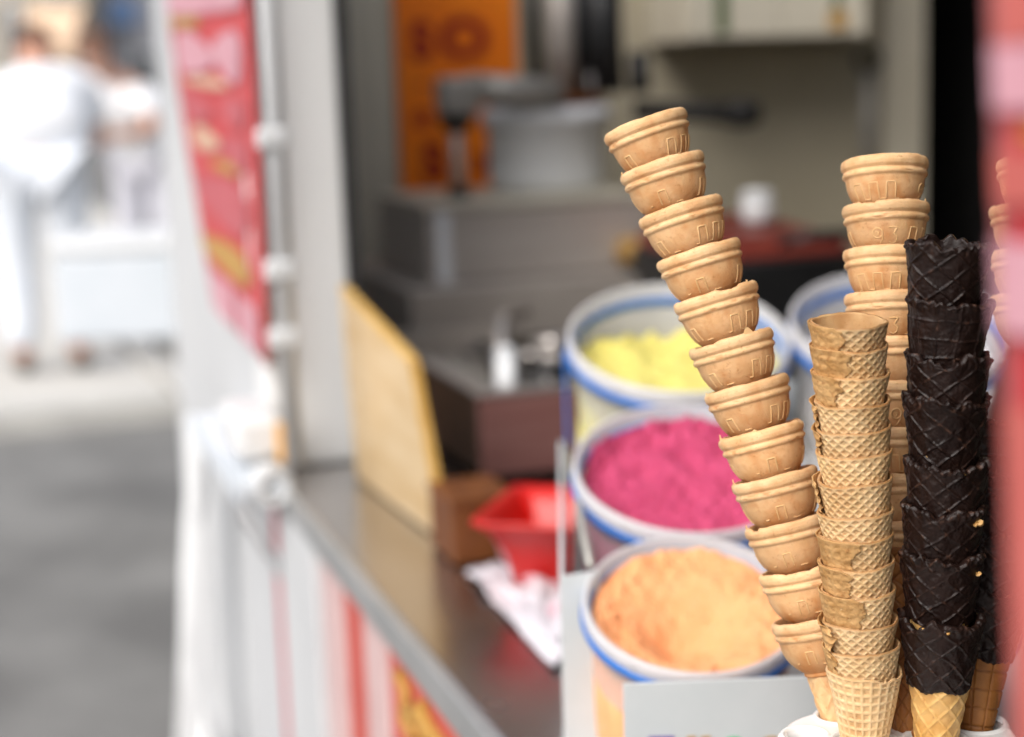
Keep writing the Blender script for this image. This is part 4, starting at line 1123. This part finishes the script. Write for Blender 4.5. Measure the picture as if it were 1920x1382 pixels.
put_text('S', 794, 336, 66, ut, 'poster_red', post); put_text('M', 892, 325, 36, ut, 'poster_red', post); put_text('U', 935, 325, 36, ut, 'poster_red', post)
put_text('n', 900, 236, 36, ut, 'poster_red', post)
# wall cabinet, hook rod
cab = thing('wall_cabinet', 'cream wall cabinet with faded stickers at the top of the rear wall', 'cabinet', T(UE - .1, on_u(1450, 80, UE - .2)[0], on_u(1450, 80, UE - .2)[1]))
uc = UE - .22
v0c, zc0 = on_u(1288, 78, uc); v1c, _ = on_u(1622, 72, uc)
MB().tbox(uc, UE - .001, v0c, v1c, zc0, zc0 + .42).build('body', 'cream_light', cab, bevel=.004)
MB().tbox(uc - .016, uc - .001, v0c + .003, (v0c + v1c) / 2 - .002, zc0 + .004, zc0 + .415).build('door', 'cream_light', cab, bevel=.003)
MB().tbox(uc - .016, uc - .001, (v0c + v1c) / 2 + .002, v1c - .003, zc0 + .004, zc0 + .415).build('door', 'cream_light', cab, bevel=.003)
for (xa, xb, ya, yb_, m_) in ((1342, 1366, -20, 62, 'leaf_green'), (1555, 1588, 22, 52, 'gold_print'), (1562, 1576, -20, 18, 'leaf_green')):
    tb(cab, 'sticker', xa, ya, xb, yb_, uc - .0185, .002, m_, 0)
vho, zho1 = on_u(1628, 135, UE - .03); _, zho0 = on_u(1622, 330, UE - .03)
hook = thing('hanging_rod', 'dark metal rod hanging on the rear wall beside the door frame', 'rod', T(UE - .03, vho, zho0))
MB().tube([T(UE - .03, vho, zho0), T(UE - .03, vho, zho1)], .017, 12).build('rod', 'grey_metal', hook, smooth=True)
MB().lathe([(.022, -.006), (.034, -.006), (.034, .006), (.022, .006)], 24, T(UE - .03, vho, zho1 + .03), U, close=True).build('ring', 'black_plastic', hook, smooth=True)
# dark appliance with red top
ud = u_at(1480, 470, 2.75)
v0d, zd1 = on_u(1335, 500, ud); v1d, _ = on_u(1640, 432, ud)
dk = thing('dark_griddle', 'black griddle with dark red lid behind the cone stacks', 'cooker', T(ud + .15, (v0d + v1d) / 2, ZC))
MB().tbox(ud, ud + .40, v0d, v1d, ZC + .02, zd1).build('body', 'black_plastic', dk, bevel=.008)
MB().hexa([T(ud + .03, v0d + .01, zd1 + .001), T(ud + .03, v1d - .01, zd1 + .001), T(ud + .38, v1d - .01, zd1 + .001), T(ud + .38, v0d + .01, zd1 + .001),
           T(ud + .06, v0d + .05, zd1 + .04), T(ud + .06, v1d - .05, zd1 + .035), T(ud + .34, v1d - .05, zd1 + .05), T(ud + .34, v0d + .05, zd1 + .055)]).build('lid', 'dark_red', dk, bevel=.008)
MB().tube([T(ud + .0, v0d + .12, zd1 + .03), T(ud - .03, v0d + .16, zd1 + .04), T(ud - .03, v0d + .24, zd1 + .04), T(ud, v0d + .28, zd1 + .03)], .009, 10).build('handle', 'black_plastic', dk, smooth=True)
for (a, b) in ((.03, .03), (.03, -.07), (.33, .03), (.33, -.07)):
    vv = v0d + b if b > 0 else v1d + b
    MB().tbox(ud + a, ud + a + .04, vv, vv + .04, ZC + .001, ZC + .0195).build('foot', 'rubber', dk)
vj_, _ = on_u(1420, 400, ud + .2); 
jar = thing('white_jar', 'small white lidded jar standing on the dark red griddle lid', 'jar', T(ud + .2, vj_, zd1 + .047))
zj = on_u(1420, 418, ud + .2)[1]; zj = max(zj, zd1 + .05)
MB().lathe([(.001, zj - .004), (.026, zj - .004), (.029, zj + .004), (.029, zj + .028), (.024, zj + .032)], 28, T(ud + .2, vj_, 0)).build('body', 'white_plastic', jar, smooth=True)
MB().lathe([(.027, zj + .0322), (.027, zj + .046), (.02, zj + .05), (.001, zj + .051)], 28, T(ud + .2, vj_, 0)).build('lid', 'white_plastic', jar, smooth=True)
# wooden roller with a hollow end
ul = us + .05
vrl, zrl = on_u(1200, 478, ul)
rol = thing('wooden_roller', 'tan wooden roller with a hollow end lying beside the yellow bucket', 'roller', T(ul, vrl, zs1))
rr_ = zrl - zs1 if zrl - zs1 > .02 else .03
MB().lathe([(rr_ * .42, -.02), (rr_ * .9, -.022), (rr_, -.01), (rr_, .15), (rr_ * .42, .15), (rr_ * .42, .02)], 36, T(ul, vrl, zs1 + rr_ + .001), U, close=True).build('body', 'tan_wood', rol, smooth=True)
MB().lathe([(.001, .03), (rr_ * .40, .03), (rr_ * .40, .14), (.001, .14)], 24, T(ul, vrl, zs1 + rr_ + .001), U).build('core', 'black_matt', rol, smooth=True)

# ================================================================== OUTSIDE THE TRAILER
# far banner
def banner(name, label, pxs, v_, zt_, zb_, prints, drop, curl, root_loc, wave=1.0, curlpow=2.0, kb=1.0):
    o = thing(name, label, 'banner', root_loc)
    nu_, nz_ = 30, 44
    ua_, ub_ = pxs
    def S(a, b):          # a 0..1 along the trailer (near -> far), b 0..1 bottom -> top
        zb2 = zb_ + drop * a * a
        u_ = ua_ + (ub_ - ua_) * (a - curl * max(0.0, 1 - b * kb) ** curlpow * a)
        vv = v_ + wave * (.018 * math.sin(a * 5.0 + b * 1.2) + .012 * math.sin(b * 6 + a * 2))
        return u_, vv, zb2 + (zt_ - zb2) * b
    mb = MB()
    mb.add([T(*S(i / (nu_ - 1), k / (nz_ - 1))) for i in range(nu_) for k in range(nz_)], [(i * nz_ + k, i * nz_ + k + 1, (i + 1) * nz_ + k + 1, (i + 1) * nz_ + k) for i in range(nu_ - 1) for k in range(nz_ - 1)])
    cl_ = mb.build('cloth', 'red_fabric', o, smooth=True); sd = cl_.modifiers.new('thick', 'SOLIDIFY'); sd.thickness = .0012
    for (a0_, a1_, b0_, b1_, m_, kind) in prints:
        n = 9; vs = []; 
        mbp = MB()
        if kind == 'blob':
            ring = []
            for k in range(28):
                t = 2 * PI * k / 28; q = 1 + .12 * math.sin(3 * t + a0_ * 9)
                a = (a0_ + a1_) / 2 + (a1_ - a0_) / 2 * math.cos(t) * q; b = (b0_ + b1_) / 2 + (b1_ - b0_) / 2 * math.sin(t) * q
                u_, vv, z_ = S(min(max(a, 0.01), .99), min(max(b, .01), .99)); ring.append(T(u_, vv - .0035, z_))
            u_, vv, z_ = S((a0_ + a1_) / 2, (b0_ + b1_) / 2)
            ring.append(T(u_, vv - .0035, z_))
            mbp.add(ring, [(k, (k + 1) % 28, 28) for k in range(28)])
        else:
            for i in range(n):
                for k in range(n):
                    u_, vv, z_ = S(a0_ + (a1_ - a0_) * i / (n - 1), b0_ + (b1_ - b0_) * k / (n - 1)); vs.append(T(u_, vv - .0035, z_))
            mbp.add(vs, [(i * n + k, i * n + k + 1, (i + 1) * n + k + 1, (i + 1) * n + k) for i in range(n - 1) for k in range(n - 1)])
        mbp.build('print', m_, cl_, smooth=True)
    return o
BV = -.014
bu0 = on_v(500, 690, BV)[0]; bu1 = on_v(322, 60, BV)[0]
zb0 = on_v(500, 690, BV)[1]
def fb(y): return (on_v(430, y, BV)[1] - zb0) / (2.2 - zb0)
prF = [(.05, .95, fb(18), fb(-60), 'pink_print', 'rect'), (.55, .93, fb(45), fb(22), 'gold_print', 'rect'), (.45, .92, fb(150), fb(55), 'pink_print', 'blob'), (.10, .42, fb(155), fb(55), 'pink_print', 'blob'), (.3, .8, fb(172), fb(150), 'banner_tan', 'blob'),
       (.55, .9, fb(250), fb(190), 'rose_print', 'blob'), (.12, .4, fb(240), fb(185), 'rose_print', 'blob'), (.5, .82, fb(305), fb(255), 'banner_tan', 'blob'), (.12, .45, fb(320), fb(258), 'rose_print', 'blob'), (.3, .6, fb(335), fb(312), 'gold_print', 'blob'),
       (.15, .9, fb(440), fb(345), 'rose_print', 'blob'), (.22, .95, fb(530), fb(470), 'gold_print', 'blob'), (.18, .50, fb(625), fb(548), 'pink_print', 'rect'), (.56, .92, fb(622), fb(545), 'pink_print', 'rect')]
banner('red_banner', 'red hanging banner with white and gold print beside the hatch post', (bu0, bu1), BV, 2.2, zb0, prF, .03, .40, T(bu0, BV, zb0), wave=.35, curlpow=1.3, kb=1.9)
# near banner at the right edge
nu0 = on_v(1870, 700, -.135)[0]; 
prN = [(0, .9, .56, .70, 'pink_print', 'rect'), (.0, .3, .73, .80, 'pink_print', 'rect'), (.02, .8, .475, .545, 'pink_print', 'rect'), (.015, .9, .12, .405, 'salmon_print', 'rect')]
bz1, bz0 = on_v(1880, -60, -.135)[1], on_v(1880, 1430, -.135)[1]
zt_n, zb_n = 2.2, .75
def nb(py): return (on_v(1885, py, -.135)[1] - zb_n) / (zt_n - zb_n)
prN = [(.56, .985, nb(205), nb(85), 'pink_print', 'rect'), (.5, .975, nb(80), nb(-80), 'salmon_print', 'rect'), (.5, .985, nb(380), nb(280), 'salmon_print', 'rect'), (.4, .988, nb(615), nb(445), 'pink_print', 'rect'), (.3, .985, nb(1420), nb(745), 'salmon_print', 'rect'), (.55, .968, nb(270), nb(225), 'gold_print', 'blob')]
nu_t = on_v(1858, 0, -.135)[0]; nu_b = on_v(1908, 1382, -.135)[0]
_k = (nu_t - nu_b) / (nb(0) - nb(1382)); nu_top = nu_t + _k * (1 - nb(0))
banner('red_banner', 'blurred red and pink banner hanging close by at the right edge', (nu_top - .42, nu_top), -.135, zt_n, zb_n, prN, 0, _k / .42, T(nu0 - .2, -.135, zb_n), wave=.04, curlpow=1.0)
# hinge pole with clamps next to the post
PV = -.016
pu = on_v(519, 300, PV)[0]
pole = thing('awning_pole', 'white vertical pole with clamps between the red banner and hatch post', 'pole', T(pu, PV, ZC))
zpb = .93
MB().tube([T(pu, PV, zpb), T(pu, PV, 2.24)], .012, 14).build('tube', 'white_paint', pole, smooth=True)
for (x, y) in ((513, 258), (530, 505), (548, 640)):
    z_ = on_v(x, y, PV)[1]
    MB().tbox(pu - .016, pu + .016, -.04, -.001, z_ - .014, z_ + .014).build('clamp', 'white_paint', pole, bevel=.006)
# shelf folded out along the outer wall
su0, su1 = on_v(480, 800, -.05)[0], on_v(375, 570, -.05)[0]
shf = thing('folding_shelf', 'white shelf folded out along the outer trailer wall under the banner', 'shelf', T(su0, -.08, .80))
MB().tbox(su0, su1, -.075, -.002, ZC - .0, ZC + .022).build('board', 'cool_box_white', shf, bevel=.004)
MB().tbox(su0, su1, -.080, -.0755, ZC - .012, ZC + .025).build('lip', 'cool_box_white', shf, bevel=.002)
for k in range(3):
    uu = su0 + .1 + k * (su1 - su0 - .2) / 2
    MB().tube([T(uu, -.07, ZC - .002), T(uu, -.002, ZC - .16)], .008, 8).build('bracket', 'white_paint', shf, smooth=True)
# tarpaulin hanging below the shelf
tarp = thing('hanging_tarpaulin', 'white tarpaulin hanging in folds down the outer trailer wall', 'tarpaulin', T((su0 + su1) / 2, -.1, .1))
nn_, mm_ = 60, 14; vs = []
for i in range(nn_):
    a = i / (nn_ - 1); uu = su0 + .62 + (su1 + .15 - su0 - .62) * a
    for k in range(mm_):
        b = k / (mm_ - 1)
        vs.append(T(uu + .02 * math.sin(b * 5 + a * 3), -.055 - .03 * math.sin(a * 26 + 1.3 * math.sin(b * 4)) * (.4 + .6 * (1 - b)) - .05 * (1 - b) * a, .22 + (.64) * b - .05 * math.sin(a * 9) * (1 - b)))
tp = MB().add(vs, [(i * mm_ + k, i * mm_ + k + 1, (i + 1) * mm_ + k + 1, (i + 1) * mm_ + k) for i in range(nn_ - 1) for k in range(mm_ - 1)]).build('cloth', 'white_plastic', tarp, smooth=True)
sd = tp.modifiers.new('thick', 'SOLIDIFY'); sd.thickness = .002
# rail pipe with open end
ru, rz = on_v(515, 916, -.03)
pipe = thing('rail_pipe', 'white pipe rail with a dark open end at the counter corner', 'pipe', T(ru, -.03, rz))
axp = (T(ru, -.03, rz) - CAM); 
MB().lathe([(.016, 0), (.026, 0), (.029, .003), (.029, .10), (.016, .10)], 28, T(ru, -.03, rz), U, close=True).build('tube', 'white_paint', pipe, smooth=True)
MB().lathe([(.0005, .006), (.0158, .006), (.0158, .016), (.0005, .016)], 20, T(ru, -.03, rz), U).build('hole_shade', 'black_matt', pipe)  # black disc stands in for the shade inside the open pipe
MB().tbox(ru + .03, ru + .09, -.001, .0, rz - .02, rz + .02).build('wall_bracket', 'white_paint', pipe)
# white clamp block above the pipe end
cb0, czt = on_v(440, 800, -.05); 
cl = thing('clamp_block', 'white plastic clamp block with an orange band above the pipe end', 'clamp', T(ru + .1, -.06, rz + .03))
MB().tbox(ru + .04, ru + .20, -.075, -.005, rz + .032, rz + .095).build('block', 'white_plastic', cl, bevel=.014)
MB().tbox(ru + .02, ru + .039, -.018, -.002, rz + .03, rz + .085).build('orange_band', 'orange_tape', cl, bevel=.004)
# neighbouring white freezer box on struts
nb_d = 5.2
q0, q1, q2 = at(92, 455, nb_d), at(352, 452, nb_d), at(95, 650, nb_d)
frz = thing('white_cool_box', 'white cool box on slanted struts at the end of the trailer', 'cool box', ((q0.x + q1.x) / 2, q0.y + .2, q2.z))
hx = (q1 - q0); hx.z = 0; hx.normalize(); hy = Vector((-hx.y, hx.x, 0))
wbx = (q1 - q0).length
def Q(a, b, z): 
    p = q0 + hx * a + hy * b
    return Vector((p.x, p.y, z))
MB().hexa([Q(0, 0, q2.z), Q(wbx, 0, q2.z), Q(wbx, .4, q2.z), Q(0, .4, q2.z), Q(0, 0, q0.z - .04), Q(wbx, 0, q0.z - .04), Q(wbx, .4, q0.z - .04), Q(0, .4, q0.z - .04)]).build('body', 'cool_box_white', frz, bevel=.015)
MB().hexa([Q(-.01, -.01, q0.z - .038), Q(wbx + .01, -.01, q0.z - .038), Q(wbx + .01, .41, q0.z - .038), Q(-.01, .41, q0.z - .038), Q(-.01, -.01, q0.z), Q(wbx + .01, -.01, q0.z), Q(wbx + .01, .41, q0.z), Q(-.01, .41, q0.z)]).build('lid', 'white_plastic', frz, bevel=.012)
for b in (.05, .35):
    MB().tube([Q(.17, b, q2.z), Q(.46, b, q2.z - .30), Q(.5, b, .0)], .011, 10).build('strut', 'grey_metal', frz, smooth=True)
    MB().tube([Q(.30, b, q2.z), Q(.48, b, q2.z - .16)], .010, 10).build('strut', 'grey_metal', frz, smooth=True)

# ------------------------------------------------------------------ people
def skin_body(name, joints, edges, mt, parent, root=0, sub=2, merge=False):
    me = bpy.data.meshes.new(name)
    ks = list(joints); idx = {k: i for i, k in enumerate(ks)}
    me.from_pydata([joints[k][0] for k in ks], [(idx[a], idx[b]) for a, b in edges], [])
    o = bpy.data.objects.new(name, me); COL.objects.link(o)
    sk = o.modifiers.new('skin', 'SKIN'); sk.branch_smoothing = .5
    sl = me.skin_vertices[0].data
    for k in ks:
        r = joints[k][1]; r = r if isinstance(r, tuple) else (r, r)
        sl[idx[k]].radius = r; sl[idx[k]].use_root = (idx[k] == root)
    ss = o.modifiers.new('sub', 'SUBSURF'); ss.levels = sub; ss.render_levels = sub
    me.materials.append(MATS[mt]); o.parent = parent
    sk.use_smooth_shade = True
    return o
def person(loc, yaw, label, legs_mat, bend, height=1.8, bulk=1.0):
    k = height / 1.8
    o = thing('person', label, 'person', matrix=Matrix.Translation(loc) @ Matrix.Rotation(yaw, 4, 'Z') @ Matrix.Scale(k, 4))
    # local frame: +Y is where the person faces
    cb, sb = math.cos(bend), math.sin(bend)
    def up(h, x=0, y=0):     # a point above the hip, bent forward
        return (x, h * sb + y * cb, .95 + h * cb - y * sb)
    J = {'pelvis': ((0, 0, .95), .13), 'waist': (up(.15), .12), 'chest': (up(.36), (.15, .12)), 'shl': (up(.50), .10), 'neck': (up(.58), .055), 'head0': (up(.66, 0, .02), .075), 'head1': (up(.74, 0, .03), .092), 'head2': (up(.83, 0, .02), .07)}
    E = [('pelvis', 'waist'), ('waist', 'chest'), ('chest', 'shl'), ('shl', 'neck'), ('neck', 'head0'), ('head0', 'head1'), ('head1', 'head2')]
    for s, n in ((-1, 'l'), (1, 'r')):
        sh = up(.49, s * .19)
        el = (s * .27, sh[1] + .10, sh[2] - .26); wr = (s * .16, el[1] + .22, el[2] - .05 + .04)
        J['sh' + n] = (sh, .062); J['el' + n] = (el, .045); J['wr' + n] = (wr, .033); J['hd' + n] = ((wr[0] - s * .03, wr[1] + .08, wr[2]), .035)
        E += [('shl', 'sh' + n), ('sh' + n, 'el' + n), ('el' + n, 'wr' + n), ('wr' + n, 'hd' + n)]
        for q in range(4):
            J['f%d' % q + n] = ((wr[0] - s * .03 + (q - 1.5) * .018, wr[1] + .16 - .01 * abs(q - 1.5), wr[2] - .02), .009)
            E.append(('hd' + n, 'f%d' % q + n))
        J['th' + n] = ((wr[0] - s * .075, wr[1] + .09, wr[2] + .01), .011); E.append(('hd' + n, 'th' + n))
        J['hip' + n] = ((s * .10, 0, .88), .10); J['kn' + n] = ((s * .11, .03, .48), .062); J['an' + n] = ((s * .115, -.01, .09), .042); J['toe' + n] = ((s * .125, .15, .035), .035)
        E += [('pelvis', 'hip' + n), ('hip' + n, 'kn' + n), ('kn' + n, 'an' + n), ('an' + n, 'toe' + n)]
    skin_body('body', J, E, 'skin', o)
    # clothing
    S = {'hem': (up(-.06), (.185 * bulk, .155 * bulk)), 'waist': (up(.15), (.19 * bulk, .16 * bulk)), 'chest': (up(.36), (.205 * bulk, .165 * bulk)), 'shl': (up(.49), (.15 * bulk, .115 * bulk))}
    SE = [('hem', 'waist'), ('waist', 'chest'), ('chest', 'shl')]
    P = {'pelvis': ((0, 0, .95), (.16, .14))}; PE = []
    for s, n in ((-1, 'l'), (1, 'r')):
        sh = J['sh' + n][0]; el = J['el' + n][0]; mid = tuple(sh[i] * .25 + el[i] * .75 for i in range(3))
        S['sh' + n] = (sh, .088); S['sl' + n] = (mid, .078); SE += [('shl', 'sh' + n), ('sh' + n, 'sl' + n)]
        P['hip' + n] = ((s * .10, 0, .86), .118); P['kn' + n] = ((s * .11, .03, .48), .085); P['an' + n] = ((s * .115, -.005, .10), .075)
        PE += [('pelvis', 'hip' + n), ('hip' + n, 'kn' + n), ('kn' + n, 'an' + n)]
        sh_ = MB().add([], [])
        F_ = {'a': ((s * .115, -.03, .05), (.05, .045)), 'b': ((s * .12, .06, .045), (.05, .04)), 'c': ((s * .128, .19, .035), (.042, .03))}
        skin_body('shoe', F_, [('a', 'b'), ('b', 'c')], 'shoe', o)
    skin_body('shirt', S, SE, 'shirt_white', o)
    skin_body('trousers', P, PE, legs_mat, o)
    h0 = Vector(up(.77, 0, .0))
    hm = bmesh.new(); bmesh.ops.create_icosphere(hm, subdivisions=3, radius=.108)
    for v in hm.verts:
        v.co = Vector((v.co.x * .88, v.co.y * 1.0, v.co.z * .95)) * (1 + .03 * math.sin(v.co.x * 90) * math.sin(v.co.y * 80))
    bmesh.ops.delete(hm, geom=[v for v in hm.verts if v.co.z < -.045 or (v.co.y > .045 and v.co.z < .035)], context='VERTS')
    me = bpy.data.meshes.new('hair'); hm.to_mesh(me); hm.free()
    for v in me.vertices: v.co = Matrix.Rotation(-bend, 3, 'X') @ v.co + h0
    ho = finish('hair', me, 'hair', o, smooth=True)
    # face
    for s in (-1, 1):
        e = Vector(up(.76, s * .033, .105)); MB().add([], [])
        em = bmesh.new(); bmesh.ops.create_icosphere(em, subdivisions=2, radius=.012); me = bpy.data.meshes.new('eye'); em.to_mesh(me); em.free()
        for v in me.vertices: v.co += e
        finish('eye', me, 'white_paint', o, smooth=True)
    nm = bmesh.new(); bmesh.ops.create_cone(nm, segments=8, radius1=.018, radius2=.006, depth=.04, cap_ends=True); me = bpy.data.meshes.new('nose'); nm.to_mesh(me); nm.free()
    for v in me.vertices: v.co += Vector(up(.72, 0, .118))
    finish('nose', me, 'skin', o, smooth=True)
    return o
ZPV = .096
f1 = on_z(100, 700, ZPV)
person(f1, math.radians(12), 'person in a wide white shirt bending forward, light blue trousers, at the left edge', 'trousers_blue', math.radians(56), 1.98, 1.45)
f2 = on_z(292, 575, ZPV)
person(f2, math.radians(165), 'person in a white shirt and grey trousers looking down, behind the cool box', 'trousers_grey', math.radians(42), 1.80, 1.12)

# ------------------------------------------------------------------ far side of the street
def facade(d, x0_, x1_, ztop, m_, name, label, wins, awn=None, sign=None, depth=6):
    p0 = at(x0_, 160, d); p1 = at(x1_, 160, d)
    y = p0.y
    o = thing(name, label, 'building', ((p0.x + p1.x) / 2, y + depth / 2, 0))
    MB().box(p0.x, p1.x, y, y + depth, ZPV + .001, ztop).build('wall', m_, o)
    MB().box(p0.x - .2, p1.x + .2, y - .2, y + depth, ztop + .001, ztop + .35).build('roof', 'facade_grey', o)
    for (a, b, c, e) in wins:
        q0_, q1_ = at(a, c, d), at(b, e, d)
        w_ = MB().box(q0_.x, q1_.x, y - .05, y - .002, q1_.z, q0_.z).build('window', 'white_paint', o)
        MB().box(q0_.x + .08, q1_.x - .08, y - .07, y - .051, q1_.z + .08, q0_.z - .08).build('pane', 'window_glass', w_)
    if awn:
        a, b, c, e = awn; q0_, q1_ = at(a, c, d), at(b, e, d)
        MB().hexa([(q0_.x, y - 1.2, q1_.z), (q1_.x, y - 1.2, q1_.z), (q1_.x, y - .003, q0_.z - .05), (q0_.x, y - .003, q0_.z - .05), (q0_.x, y - 1.2, q1_.z + .35), (q1_.x, y - 1.2, q1_.z + .35), (q1_.x, y - .003, q0_.z), (q0_.x, y - .003, q0_.z)]).build('awning', 'tan_canvas', o)
    if sign:
        a, b, c, e = sign; q0_, q1_ = at(a, c, d), at(b, e, d)
        MB().box(q0_.x, q1_.x, y - .2, y - .003, q1_.z, q0_.z).build('sign_board', 'blue_sign', o, bevel=.02)
    return o
facade(36, -140, 172, 7.5, 'facade_beige', 'shop_building', 'tan shop building with a peach awning across the street', [(-60, 20, -140, -40), (10, 48, 5, 130), (95, 150, -60, -5), (60, 150, 118, 190)], awn=(62, 165, 18, 108))
facade(38, 176, 420, 8.5, 'facade_grey', 'shop_building', 'grey shop building with a blue sign across the street', [(185, 215, -10, 60), (250, 300, 95, 190), (190, 235, 110, 190)], sign=(205, 262, 2, 46))
facade(60, 425, 2600, 9, 'facade_brown', 'terrace_building', 'long brown terrace building hidden behind the trailer', [])
